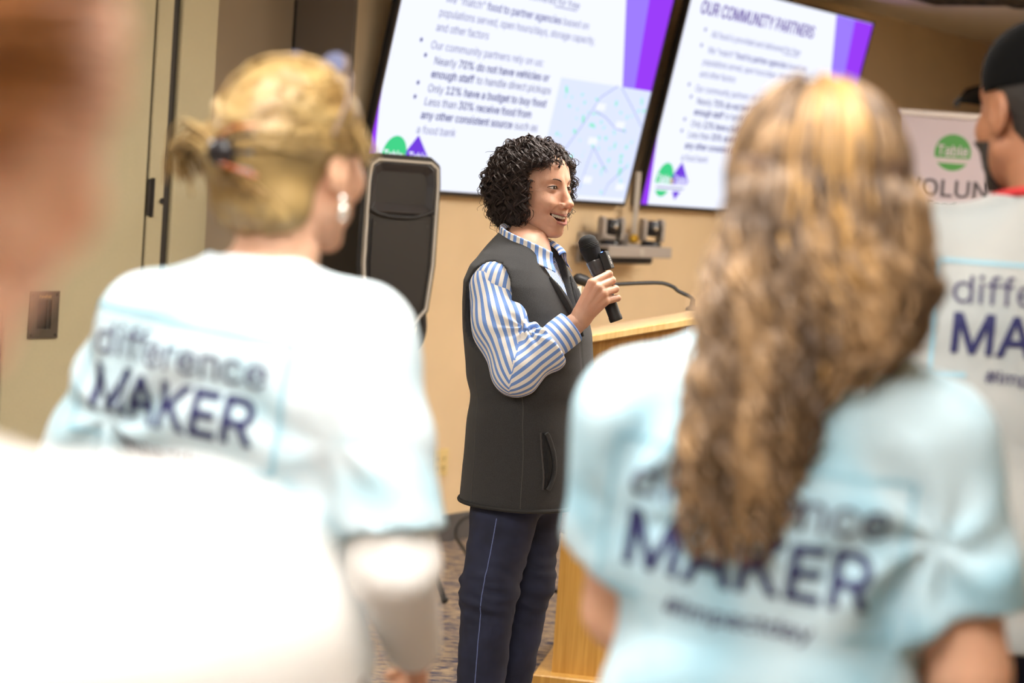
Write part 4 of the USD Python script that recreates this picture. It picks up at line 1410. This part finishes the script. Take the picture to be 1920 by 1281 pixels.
for s in (-1, 1):
    ph, tt = np.meshgrid(s * np.linspace(0, np.pi * .84, 40), np.linspace(0, 1, 14), indexing='ij')
    A = collar_pts(ph, tt)
    B = A + V3(0, 0, -.0025)
    v = np.vstack([A.reshape(-1, 3), B.reshape(-1, 3)])
    v = tl(v[:, 0], v[:, 1], v[:, 2])
    i, j = np.meshgrid(np.arange(39), np.arange(13), indexing='ij')
    k = (i * 14 + j).ravel()
    q4 = np.stack([k, k + 14, k + 15, k + 1], 1)
    if s > 0:
        q4 = q4[:, ::-1]
    f = np.vstack([q4, q4[:, ::-1] + 560])
    u = np.tile((np.abs(ph) * .075 / .0165).reshape(-1), 2)
    obj('collar_leaf', (v, f), 'shirt_stripe', who, smooth=True, uv=uv_of(u, 1))
# rolled edges of the vest's open front
for s in (-1, 1):
    ed = [on_vest(s * (max(0, (z - 1.155) * .36) + .016), z, lift=.004) for z in np.linspace(1.17, 1.285, 14)]
    obj('lapel', tube(ed, .002 + .010 * np.sin(np.linspace(.05, 3.09, 14)), 10), 'fleece', vest)
bc = on_vest(-.070, 1.240, lift=.002)
bx = xf(box(-.022, .022, -.022, .022, 0, .002, .0009), bc, -TR * .97 + TF * -.2, V3(0, 0, 1), TF)
obj('name_badge', bx, 'badge_white', vest)
for z in (1.175, 1.235):
    P = tl(np.zeros(200), np.linspace(.2, 0, 200), np.full(200, z))
    kk = np.argmax(shirt_f(P) < 0)
    obj('button', xf(lathe([(0, 0), (.0055, 0), (.005, .0025), (0, .002)], 12), P[kk], TR, V3(0, 0, 1), TF), 'badge_white', who)
# jeans and shoes, in the local frame: near leg right, far leg left
HN, HF_ = P_(952, 950, 5.02), P_(992, 950, 5.16)
KN_, KF_ = P_(918, 1105, 5.0), P_(990, 1085, 5.13)
AN, AF = P_(889, 1410, 5.03), P_(936, 1410, 5.15)
AN[2] = AF[2] = .075


def jeans_f(p):
    n = smin(cone(p, HN + V3(0, 0, .04), KN_, .091, .070), cone(p, KN_, AN, .068, .056), .03)
    f = smin(cone(p, HF_ + V3(0, 0, .04), KF_, .090, .066), cone(p, KF_, AF, .062, .050), .03)
    d = smin(n, f, .012)
    q = tor(p)
    d = smin(d, ell(q, (0, .01, .79), (.155, .115, .12)), .03)
    for K, sd in ((KN_, 1), (KF_, 5)):
        v = p - K
        d = d + .0026 * np.sin(v[:, 2] * 150 + 26 * v[:, 0] + 5 * meshkit.noise(p * 18, sd)) * np.exp(-(v[:, 2] / .075) ** 2 - 0 * v[:, 0])
    d = d + .006 * (meshkit.noise(p * V3(12, 12, 22), 31) - .5) + .004 * (meshkit.noise(p * V3(20, 20, 50), 32) - .5)
    return np.maximum(np.maximum(d, p[:, 2] - .86), .06 - p[:, 2])


jm = surface(jeans_f, (-.32, -.30, .05), (.28, .30, .87), .0062)
jeans = obj('jeans', jm, 'denim', who, smooth=True)
sea = []
for t in np.linspace(.04, 1, 60):
    c = HN + (KN_ - HN) * t * 2 if t < .5 else KN_ + (AN - KN_) * (t * 2 - 1)
    dirn = V3(-.25, -1, 0)
    ys = np.linspace(.16, 0, 200)
    P = c + np.outer(ys, dirn)
    k = np.argmax(jeans_f(P) < 0)
    sea.append(P[k] + dirn * .0006)
obj('side_seam', tube(sea, .0014, 6), 'denim_thread', jeans)
for A in (AN, AF):
    fd = TF * .9 + V3(.1, 0, 0)
    def shoe_f(p, A=A):
        a = A + V3(0, 0, -.03)
        d = smin(cone(p, a - fd * .03, a + fd * .13, .046, .036), cone(p, A, a, .044, .05), .03)
        return smax(d, .001 - p[:, 2], .006)
    obj('shoe', surface(shoe_f, A - V3(.2, .2, .09), A + V3(.26, .2, .1), .008), 'shoe', who, smooth=True)
# earring
for s in (1, -1):
    ec = HC + HR_ @ V3(s * .0775, -.012, -.046)
    er = cat_(*[xf(trimesh.creation.icosphere(1, .0022), ec + HR_ @ V3(s * .003, .0055 * math.cos(a), .0055 * math.sin(a) - .008)) for a in np.arange(6) * 1.047], xf(trimesh.creation.icosphere(1, .003), ec + HR_ @ V3(s * .004, 0, -.008)))
    obj('earring', er, 'earring', who)

# curls
def curls(seed, N):
    rng = np.random.default_rng(seed)
    out, rad = [], []
    cc, er = V3(0, -.014, .032), V3(.077, .097, .084)
    npt = 36
    t = np.linspace(0, 1, npt)
    extra = 90                                                   # curls that stand out beside the far temple
    while len(out) < N:
        n = rng.normal(size=3)
        if extra > 0:
            n = V3(-1, rng.uniform(.05, .62), rng.uniform(-.25, .55))
        n /= np.linalg.norm(n)
        root = cc + er * n
        # hairline: no hair on the face or under the ears' level in front
        fy = root[1]
        hl = .074 - .62 * max(0, abs(root[0]) - .030)            # height of the hairline above the face
        extra -= 1
        if extra >= 0:
            pass
        elif fy > .012 and root[2] < hl + (.0 if fy > .04 else -.045) and not (fy < .034 and root[2] > .0):
            continue
        if extra < 0 and (root[2] < -.035 or (fy > .0 and root[2] < -.02)):
            continue
        L = rng.uniform(.075, .125) * (.8 if root[2] > .07 else 1.12)
        lift = rng.uniform(.006, .034) * (.45 if root[2] > .06 else 1)
        if root[0] < -.035:
            lift += .012
        if extra >= 0:
            lift = rng.uniform(.010, .046)
        if fy > .05 and root[0] > -.035:
            lift *= .55
        p, d = root.copy(), n * .9 + V3(0, 0, .25)
        if fy > .03 and extra < 0:
            d = d + V3(1.1 * np.sign(root[0] + rng.normal() * .012), -.35, .2)     # swept to the sides off the forehead
        path = [p.copy()]
        st = L / (npt - 1)
        for k in range(npt - 1):
            x = (p - cc) / er
            nn = x / er
            nn /= np.linalg.norm(nn)
            down = V3(0, -.12, -1) - nn * (nn @ V3(0, -.12, -1)) if p[2] > -.02 else V3(nn[0] * .12, nn[1] * .1 - .05, -1)
            dist = (np.linalg.norm(x) - 1) * .085
            w = math.exp(-5.0 * k / npt)
            dd = d * w + down * (1 - w) * 1.3 + nn * (lift - dist) * 34
            if p[1] > (.044 if p[2] < .03 else .030) and p[2] < .066 and extra < 0:
                dd = dd + V3(np.sign(p[0]) * 1.8, -1.5, .2)
            dd /= np.linalg.norm(dd)
            p = p + dd * st
            path.append(p.copy())
        path = np.array(path)
        tg = np.gradient(path, axis=0)
        tg /= np.linalg.norm(tg, axis=1, keepdims=True)
        a = np.cross(tg, n + V3(.01, .02, .03))
        a /= np.linalg.norm(a, axis=1, keepdims=True) + 1e-9
        b = np.cross(tg, a)
        turns = L / rng.uniform(.026, .052)
        rho = rng.uniform(.0050, .0115) * np.clip(t * 4, .25, 1)
        ph0 = rng.uniform(0, 6.28)
        sgn = rng.choice([-1, 1])
        base = rng.uniform(.0006, .0011)
        for q in range(5):
            dphi = rng.normal() * .24
            rr = rho * rng.uniform(.85, 1.15)
            ph = sgn * turns * 2 * np.pi * t + ph0 + dphi
            stray = rng.normal(size=3) * (.004 if q else .012) * t[:, None] ** 1.5
            out.append(path + rr[:, None] * (a * np.cos(ph)[:, None] + b * np.sin(ph)[:, None]) + stray)
            rad.append(base * np.clip(1.25 - t ** 3 * .9, .2, 1) * np.ones(npt))
    return np.array(out[:N]), np.array(rad[:N])


cp, cr = curls(11, 5600)
hm = strands(cp, cr, 3)
hm.vertices = HC + hm.vertices @ HR_.T
hair = obj('hair', hm, 'curl_hair', who, smooth=True, kind='stuff')


def scalp_f(p):
    q = (p - HC) @ HR_
    d = ell(q, (0, -.016, .032), (.080, .099, .088))
    d = smin(d, ell(q, (0, -.045, -.035), (.072, .055, .06)), .03)
    hl = .074 - .62 * np.maximum(0, np.abs(q[:, 0]) - .030)
    face = np.maximum(.010 - q[:, 1], q[:, 2] - hl + .006) * .7
    d = smax(d, -face, .010)
    return d + .005 * (meshkit.noise(p * 70, 4) - .5)


obj('hair_base', surface(scalp_f, HC - .16, HC + .16, .004), 'hair_under', hair, smooth=True)

# ------------------------------------------------------------------ hand-held microphone
mx = np.cross(MA, V3(0, 1, 0))
mx /= np.linalg.norm(mx)
my = np.cross(MA, mx)
mic = thing('handheld_microphone', 'black hand-held microphone with a foam windscreen, gripped by the speaking woman', 'microphone', S0 + MIC0)
ml = np.linalg.norm(MIC1 - MIC0)
mt = lambda m: xf(m, (0, 0, 0), mx, my, MA)
obj('handle', mt(lathe([(0, 0), (.0155, 0), (.0168, .003), (.0168, .012), (.0160, .014), (.0172, .10), (.0180, .135), (.0205, .150), (.0205, .160), (0, .160)], 28)), 'rubber_black', mic)
rid = [(0, .158), (.0195, .158), (.0212, .165), (.0236, .178)]
for k in range(9):
    z = .182 + k * .0036
    rid += [(.0252 - .0004 * abs(k - 3), z), (.0262 - .0005 * abs(k - 3) ** 1.2, z + .0018)]
rid += [(.0225, .2165), (.0185, .2215), (.0125, .2255), (.006, .2272), (0, .2275)]
obj('windscreen', mt(lathe(rid, 32)), 'foam_black', mic)
mat('ring_red', lin(190, 24, 40), .4)
obj('colour_ring', mt(lathe([(.0172, .112), (.0190, .113), (.0190, .119), (.0172, .120)], 24)), 'ring_red', mic)
mat('tape_clear', lin(66, 66, 70), .22, coat_weight=.5)
emit('led_blue', lin(60, 90, 255), 14.0)
obj('tape', mt(lathe([(.0181, .124), (.0200, .128), (.0212, .142), (.0226, .156), (.0222, .160)], 24)), 'tape_clear', mic, label='clear shiny tape wrapped round the microphone neck')
# the clipped-on transmitter, to the right of the neck and a little towards the viewer
tb = mx if mx[0] > 0 else -mx
tdir = tb * .93 + V3(0, -.36, 0)
tdir /= np.linalg.norm(tdir)
tside = np.cross(MA, tdir)
tc = MA * .150 + tdir * .030
tr = obj('transmitter', xf(box(-.0095, .0095, -.0125, .0125, -.022, .024, .0015), tc, tdir, tside, MA), 'rubber_black', mic, smooth=False)
sg_ = 1 if tside[1] < 0 else -1
for z, h, w in ((.008, .004, .0035), (0, .002, .002), (-.008, .0035, .003)):
    obj('marking', xf(box(.0095, .0099, -w, w, z - h, z + h), tc, tdir, tside, MA), 'camera_grey', tr, smooth=False)
obj('status_light', xf(box(-.0022, .0022, sg_ * .0095, sg_ * .0127, .0225, .0245), tc, tdir, tside, MA), 'led_blue', tr, smooth=False)

# ------------------------------------------------------------------ the listeners, seen from behind
streaked('blonde_hair', [lin(138, 108, 62), lin(200, 174, 118), lin(228, 208, 160), lin(246, 234, 202)], (14, 14, 26), .34, .8)
streaked('brown_hair', [lin(70, 53, 38), lin(116, 91, 64), lin(168, 134, 94), lin(214, 178, 128)])
hairmat('gold_hair', [lin(176, 136, 80), lin(202, 162, 98), lin(220, 182, 116)], .45)
hairmat('auburn_hair', [lin(150, 94, 46), lin(190, 126, 66), lin(214, 150, 90)], .45)
hairmat('dark_hair', [lin(30, 24, 22), lin(44, 36, 32), lin(56, 46, 40)], .5)
mat('hair_shell_blonde', lin(150, 124, 76), .55)
mat('hair_shell_brown', lin(74, 52, 34), .6)
mat('hair_shell_auburn', lin(186, 122, 64), .6)
mat('hair_shell_dark', lin(34, 28, 25), .65)
mat('clip_dark', lin(34, 32, 36), .25, coat_weight=.5)
mat('clip_amber', lin(150, 70, 22), .25, coat_weight=.5)
mat('glasses_lens', lin(104, 110, 140), .05, .2, coat_weight=1.0)
mat('glasses_frame', lin(120, 100, 90), .3)
mat('collar_red', lin(196, 44, 48), .7)
mat('black_strap', lin(24, 24, 28), .6)
mat('waist_grey', lin(176, 178, 182), .8)


def place(m, hc, HR, s):
    """From the head frame to the person's frame, scaled with the person."""
    m = tm(m)
    m.vertices = (hc + m.vertices @ HR.T) * s
    return m


def combed(N, seed, path, r0, r1, npt=26, jitter=.004):
    """N strands; path(k, rng) gives the control points of strand k in the head frame."""
    rng = np.random.default_rng(seed)
    P, R = [], []
    for k in range(N):
        c = curve(path(k, rng), npt)
        c = c + rng.normal(size=3) * jitter * .5
        P.append(c)
        R.append(rng.uniform(r0, r1) * np.sin(np.linspace(.35, 2.9, npt)) ** .6)
    return strands(np.array(P), np.array(R), 5)


def shell(f, lo, hi, res, mtl, parent, hc, HR, s, name='hair_mass'):
    return obj(name, place(surface(f, lo, hi, res), hc, HR, s), mtl, parent, smooth=True)


CR, CC = V3(.081, .100, .088), V3(0, -.014, .034)


def on_cap(n, lift=0.0):
    n = np.asarray(n, float)
    n = n / np.linalg.norm(n)
    return CC + (CR + lift) * n


# --- blonde woman with a claw clip, left of centre
B0 = at(480, 700, 2.48)
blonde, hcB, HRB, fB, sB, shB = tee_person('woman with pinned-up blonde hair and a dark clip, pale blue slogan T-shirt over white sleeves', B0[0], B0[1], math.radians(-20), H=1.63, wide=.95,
    head_yaw=math.radians(-14), head_pitch=math.radians(4), head_off=(.02, .01, .004), tee='tee_pale', seed=3, fold=.0075, long_sleeve='shirt_white',
    elbows=[V3(-.235, -.02, 1.07), V3(.225, -.045, 1.055)], wrists=[V3(-.20, .16, .93), V3(.185, .13, .915)], sleeve=.86, droop=(-.012, .0))
back_print(shB, fB, sB, -.056, 1.238, .98, math.radians(-5))


def capB(q):
    d = ell(q, CC, CR)
    d = smin(d, ell(q, (-.008, -.086, .004), (.050, .042, .060)), .03)          # the twist
    d = smin(d, ell(q, (0, -.055, -.058), (.064, .050, .045)), .03)             # nape
    face = np.maximum(.020 - q[:, 1] + .25 * q[:, 2], q[:, 2] - .055)
    d = smax(d, -face * .8, .012)
    d = np.maximum(d, -.094 - q[:, 2])
    ear = ell(q, (.080, .004, -.030), (.03, .020, .026))
    return smax(d, -ear, .010)


hairB = shell(capB, (-.13, -.16, -.10), (.12, .12, .15), .004, 'hair_shell_blonde', blonde, hcB, HRB, sB)
TW = V3(-.006, -.122, .004)                                       # where the hair is gathered


def pathB(k, rng):
    z0 = rng.uniform(-1, 1)
    if k % 5 < 3:                                                  # swept from the face and the right side round the back
        el = rng.uniform(-.50, 1.15)
        st = rng.uniform(-.15, .75)
        pts = []
        for t in np.linspace(0, 1, 6):
            az = st * (1 - t) + (-2.02) * t
            e_ = el * (1 - t) + (-.12 + .26 * z0) * t + .20 * math.sin(math.pi * t)
            pts.append(on_cap((math.cos(az) * math.cos(e_), math.sin(az) * math.cos(e_), math.sin(e_)), .003 + .010 * t))
        pts[-1] = TW + V3(.008, -.004, .028 * z0)
        return pts
    if k % 5 == 3:                                                 # over the crown
        az = rng.uniform(.6, 3.4)
        pts = [on_cap((math.cos(az) * c, math.sin(az) * c, sn), .005) for c, sn in ((.8, .6), (.45, .9))]
        pts += [on_cap((-.25, -.35, .9), .010), on_cap((-.42, -.75, .5), .014), TW + V3(.0, .0, .034)]
        return pts
    a = rng.uniform(2.4, 4.4)                                      # from the left side and the nape, upward
    e_ = rng.uniform(-.75, .1)
    return [on_cap((math.cos(a) * math.cos(e_), math.sin(a) * math.cos(e_), math.sin(e_)), .003), on_cap((math.cos(a) * .75 - .1, math.sin(a) * .8 - .15, e_ * .5 - .08), .012), TW + V3(-.012, .012, -.02 + .03 * z0)]


def pathB2(k, rng):                                               # from the nape up to the clip
    x = rng.uniform(-.07, .078)
    return [V3(x, -.085, -.096 + rng.uniform(0, .03)), V3(x * .8, -.10, -.06), V3(x * .5 - .02, -.11, -.025), TW + V3(.02 * x / .07, -.004, -.012)]


def hug(m, f, lo=.001, hi=.007, seed=1):
    """Strands laid onto the surface f = 0, each at its own small height above it."""
    v = m.vertices
    off = lo + (hi - lo) * meshkit.noise(v * V3(60, 60, 60), seed)
    for _ in range(3):
        d = f(v)
        e = 1e-3
        g = np.stack([f(v + V3(e, 0, 0)) - d, f(v + V3(0, e, 0)) - d, f(v + V3(0, 0, e)) - d], 1) / e
        g /= np.linalg.norm(g, axis=1, keepdims=True) + 1e-6
        move = np.clip(d - off, -.03, .03)
        v = v - g * np.where(np.abs(d - off) > .003, move, 0)[:, None] * .9
    m.vertices = v
    return m


smB = cat_(combed(620, 4, pathB, .0018, .0042, 22), combed(170, 14, pathB2, .0018, .0038, 18))
obj('hair_strands', place(hug(smB, capB), hcB, HRB, sB), 'blonde_hair', hairB, smooth=True, kind='stuff')
# loose tufts: one escaping left of the clip, one at the right temple
rngB = np.random.default_rng(8)
tf = []
for k in range(46):
    j = rngB.normal(size=3) * .006
    tf.append(curve([TW + V3(-.01, .0, .0) + j, TW + V3(-.050, .004, .020) + j * 1.3, TW + V3(-.084, .016, -.002) + j * 1.6, TW + V3(-.086, .024, -.026) + j * 2], 16))
for k in range(30):
    j = rngB.normal(size=3) * .005
    tf.append(curve([on_cap((.9, .3, .1)) + j, on_cap((.95, .40, -.15), .010) + j, on_cap((.93, .50, -.34), .016) + j * 1.5], 16))
obj('hair_tuft', place(strands(np.array(tf), np.full((len(tf), 16), .0018), 4), hcB, HRB, sB), 'blonde_hair', hairB, smooth=True, kind='stuff')
cl = TW + V3(.010, -.020, .004)
clip = obj('hair_clip', place(cat_(xf(trimesh.creation.icosphere(3, 1), cl, (.020, 0, 0), (0, .013, 0), (0, 0, .018)), *[tube(curve([cl + V3(.004, 0, z), cl + V3(.028, -.004, z * 1.8), cl + V3(.048, .004, z * 2.2)], 10), .0030, 8) for z in (-.010, 0, .010)]), hcB, HRB, sB), 'clip_dark', blonde, smooth=True)
for z in (-.014, .016):
    obj('clip_tooth', place(tube(curve([cl + V3(.0, -.004, z), cl + V3(.03, -.010, z * 1.6 + .004), cl + V3(.055, .004, z * 2)], 10), .0026, 8), hcB, HRB, sB), 'clip_amber', clip, smooth=True)
er = place(cat_(xf(trimesh.creation.icosphere(2, 1), (.083, -.006, -.050), (.005, 0, 0), (0, .005, 0), (0, 0, .006)), xf(trimesh.creation.icosphere(2, 1), (.084, -.006, -.066), (.0065, 0, 0), (0, .0065, 0), (0, 0, .011))), hcB, HRB, sB)
obj('earring', er, 'earring', blonde, smooth=True)
gl = []
for sx in (-1, 1):
    ring = np.array([[sx * .034 - .016 + .023 * math.cos(a), .048 + .010 * math.sin(a), .112 + .016 * math.sin(a)] for a in np.linspace(0, 2 * np.pi, 25)])
    gl.append(tube(ring, .0022, 6))
    gl.append(tube(curve([(sx * .057 - .010, .048, .106), (sx * .084, .0, .075), (sx * .086, -.03, .03)], 14), .0022, 6))
gl.append(tube(curve([(-.026, .052, .114), (-.016, .056, .117), (-.006, .052, .114)], 8), .002, 6))
gls = obj('eyeglasses', place(cat_(*gl), hcB, HRB, sB), 'glasses_frame', blonde, smooth=True)
for sx in (-1, 1):
    obj('lens', place(xf(lathe([(0, 0), (.019, .0), (.019, .0015), (0, .003)], 20), (sx * .034 - .016, .048, .114), (1, 0, 0), (0, .45, .89), (0, -.89, .45)), hcB, HRB, sB), 'glasses_lens', gls, smooth=True)

# --- woman with long wavy hair, right of centre
L0 = at(1470, 800, 2.07)
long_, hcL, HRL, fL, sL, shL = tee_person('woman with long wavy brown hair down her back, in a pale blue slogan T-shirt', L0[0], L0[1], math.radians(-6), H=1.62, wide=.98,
    head_yaw=math.radians(8), head_off=(.012, .0, .0), seed=12, fold=.0085, skin='skin_fair',
    elbows=[V3(-.160, .045, 1.075), V3(.212, -.035, 1.06)], wrists=[V3(-.11, .22, .96), V3(.15, .19, .95)], sleeve=(.66, .76), droop=(-.026, -.030))
back_print(shL, fL, sL, -.026, 1.181, 1.0, math.radians(-5))


ZL = [-.48, -.40, -.33, -.26, -.20, -.14, -.08, .0]
XL = [-.070, -.068, -.065, -.058, -.045, -.012, -.002, 0]             # the tail drifts to her left
WL = [.030, .045, .066, .078, .084, .108, .114, .098]


def massL(q):
    d = ell(q, CC + V3(0, 0, 0), CR + .004)
    r = q.copy()
    r[:, 0] -= np.interp(q[:, 2], ZL, XL)
    d = smin(d, loft(r, [(-.245, .036, .018, -.122), (-.215, .060, .034, -.118), (-.19, .074, .046, -.108), (-.13, .098, .060, -.088), (-.05, .104, .078, -.056), (.04, .09, .085, -.03)]), .03)
    face = np.maximum(.030 - q[:, 1], q[:, 2] - .062)
    d = smax(d, -face * .8, .012)
    w = .014 * (meshkit.noise(q * V3(34, 20, 12), 5) - .5) + .009 * (meshkit.noise(q * V3(60, 40, 30), 6) - .5)
    return d + w * np.clip((.09 - q[:, 2]) / .08, .2, 1)


hairL = shell(massL, (-.16, -.20, -.33), (.16, .12, .15), .005, 'hair_shell_brown', long_, hcL, HRL, sL)


def wavy(k, rng, gold=False):
    a = rng.uniform(-1, 1)                                         # side to side
    az = -math.pi / 2 + a * 1.75
    e0 = rng.uniform(.05, 1.35)
    if gold:
        az, e0 = -math.pi / 2 + rng.normal() * .24, rng.uniform(.8, 1.5)
        a = rng.normal() * .24
    lf = rng.uniform(.001, .012)
    end = -(.13 + .245 * rng.uniform(0, 1) ** .8) if not gold else -rng.uniform(.02, .20)
    if a > .35 and not gold:
        end = -rng.uniform(.10, .19)
    pts = []
    for e in np.linspace(e0, .0, 4):
        pts.append(on_cap((math.cos(az) * math.cos(e), math.sin(az) * math.cos(e), math.sin(e)), lf))
    amp, wl, ph = rng.uniform(.005, .017), rng.uniform(.06, .11), rng.uniform(0, 6.28)
    bx, by = pts[-1][0], pts[-1][1]
    zz = np.arange(pts[-1][2] - .022, end, -.022)
    for z in zz:
        t = min(1, (.034 - z) / .36)
        x = np.clip(bx, -.095, .095) / .095 * np.interp(z, ZL, WL) + np.interp(z, ZL, XL)
        y = np.interp(z, [-.48, -.36, -.22, -.10, .03], [-.142, -.150, -.150, -.140, -.114]) * math.cos(min(1.3, abs(a) * 1.25)) ** .8 + (-.02 - .05 * t) * (1 - math.cos(min(1.3, abs(a) * 1.25)))
        g = min(1, (.04 - z) / .12)
        pts.append(V3(x + amp * g * math.sin(z / wl * 6.28 + ph), y - lf + amp * .6 * g * math.cos(z / wl * 6.28 + ph), z))
    return pts


obj('hair_strands', place(combed(640, 21, lambda k, r: wavy(k, r), .0020, .0055, 44), hcL, HRL, sL), 'brown_hair', hairL, smooth=True, kind='stuff')
obj('hair_highlights', place(combed(110, 22, lambda k, r: wavy(k, r, True), .0022, .0045, 34), hcL, HRL, sL), 'gold_hair', hairL, smooth=True, kind='stuff')

# --- man in a black cap, at the right edge
M0 = at(1928, 600, 3.02)
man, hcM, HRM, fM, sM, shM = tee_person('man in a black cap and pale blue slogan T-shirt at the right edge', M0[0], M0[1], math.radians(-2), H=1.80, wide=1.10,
    head_yaw=math.radians(25), head_off=(-.004, .0, .0), seed=30, fold=.006, tee='tee_dimmed', skin='skin_tan', male=True, elbows=[V3(-.262, -.02, 1.06), V3(.262, -.02, 1.06)], wrists=[V3(-.26, .09, .85), V3(.26, .09, .85)], sleeve=.72)
back_print(shM, fM, sM, -.004, 1.236, .93)


def capM(q):
    d = ell(q, (0, -.010, .046), (.083, .104, .082))
    return np.maximum(d, .022 - q[:, 2] - .10 * q[:, 1])


capm = obj('cap', place(surface(capM, (-.12, -.14, -.01), (.12, .13, .15), .0045), hcM, HRM, sM), 'cap_black', man, smooth=True)
bu, bv = np.meshgrid(np.linspace(-1, 1, 21), np.linspace(0, 1, 10), indexing='ij')
bp_ = np.stack([bu * (.072 - .012 * bv ** 2), .078 + .082 * bv * np.sqrt(1 - (bu * .93) ** 2) + .016 * (1 - bu ** 2), .036 - .012 * bu ** 2 - .018 * bv - .004 * bv ** 2], -1).reshape(-1, 3)
i, j = np.meshgrid(np.arange(20), np.arange(9), indexing='ij')
k = (i * 10 + j).ravel()
q4 = np.stack([k, k + 10, k + 11, k + 1], 1)
vis = tm((np.vstack([bp_, bp_ - V3(0, 0, .004)]), np.vstack([q4, q4[:, ::-1] + 210])))
obj('visor', place(vis, hcM, HRM, sM), 'cap_black', capm, smooth=True)
obj('button', place(xf(trimesh.creation.icosphere(2, .007), (0, -.010, .129)), hcM, HRM, sM), 'cap_black', capm, smooth=True)


def dark_hair(q):
    d = ell(q, (0, -.013, .026), (.0775, .0975, .090))
    d = smin(d, ell(q, (0, -.052, -.030), (.058, .050, .050)), .02)
    face = np.maximum(-.004 - q[:, 1] + .1 * q[:, 2], -q[:, 2] + -10) * 0 + (q[:, 1] - .004 + .3 * np.minimum(q[:, 2], 0))
    d = np.maximum(d, face * .8)
    d = np.maximum(d, -.075 - q[:, 2])
    ear = ell(q * V3(1, 1, 1), (0, .0, -.012), (.12, .026, .034))
    d = smax(d, -ear, .006)
    return d + .003 * (meshkit.noise(q * 160, 3) - .5)


obj('hair', place(surface(dark_hair, (-.11, -.13, -.10), (.11, .06, .13), .0045), hcM, HRM, sM), 'hair_shell_dark', man, smooth=True)


def beard(q):
    d = head_sdf(q, male=True) - .004
    keep = np.maximum(q[:, 2] + .056 - .25 * np.maximum(0, np.abs(q[:, 0]) - .03), -.118 - q[:, 2])
    keep = np.maximum(keep, .030 - q[:, 1])
    mouth = ell(q, (0, .10, -.066), (.022, .03, .006))
    return smax(np.maximum(d, keep), -mouth, .004) + .003 * (meshkit.noise(q * 150, 7) - .5)


obj('beard', place(surface(beard, (-.09, .0, -.13), (.09, .125, -.02), .004), hcM, HRM, sM), 'hair_shell_dark', man, smooth=True)
ph = np.linspace(0, 2 * np.pi, 41)
obj('undershirt_collar', scaled(tube(np.stack([.065 * np.cos(ph), .010 + .070 * np.sin(ph), 1.404 - .018 * np.sin(ph)], 1), .0065, 8, caps=False), sM), 'collar_red', man)

# --- nearest listener, at the left edge, close to the camera
F0 = at(-470, 900, .84)
near_, hcF, HRF, fF, sF, shF = tee_person('nearest listener, auburn hair and a plain white shirt, very close at the left edge', F0[0], F0[1], math.radians(-12), H=1.625, wide=1.27,
    head_yaw=math.radians(-16), head_roll=-.22, head_off=(.046, .02, .006), seed=44, fold=.004, tee='shirt_white', elbows=[V3(-.24, -.02, 1.06), V3(.24, -.02, 1.06)], sleeve=.9)


def capF(q):
    d = ell(q, CC, CR)
    d = smin(d, ell(q, (0, -.06, -.035), (.062, .050, .05)), .03)
    face = np.maximum(.014 - q[:, 1] + .2 * q[:, 2], q[:, 2] - .060)
    d = smax(d, -face * .8, .012)
    d = np.maximum(d, -.080 - q[:, 2])
    return smax(d, -ell(q, (.080, .000, -.014), (.03, .030, .040)), .010)


hairF = shell(capF, (-.12, -.14, -.10), (.12, .12, .15), .005, 'hair_shell_auburn', near_, hcF, HRF, sF)


def pathF(k, rng):
    a, e_ = rng.uniform(-.2, 3.3), rng.uniform(-.3, 1.2)
    return [on_cap((math.cos(a) * math.cos(e_), math.sin(a) * math.cos(e_), math.sin(e_)), .003), on_cap((math.cos(a) * .8, math.sin(a) * .4 - .5, e_ * .6), .007), on_cap((0, -1, -.1), .012)]


obj('hair_strands', place(combed(200, 6, pathF, .002, .004, 16), hcF, HRF, sF), 'auburn_hair', hairF, smooth=True, kind='stuff')
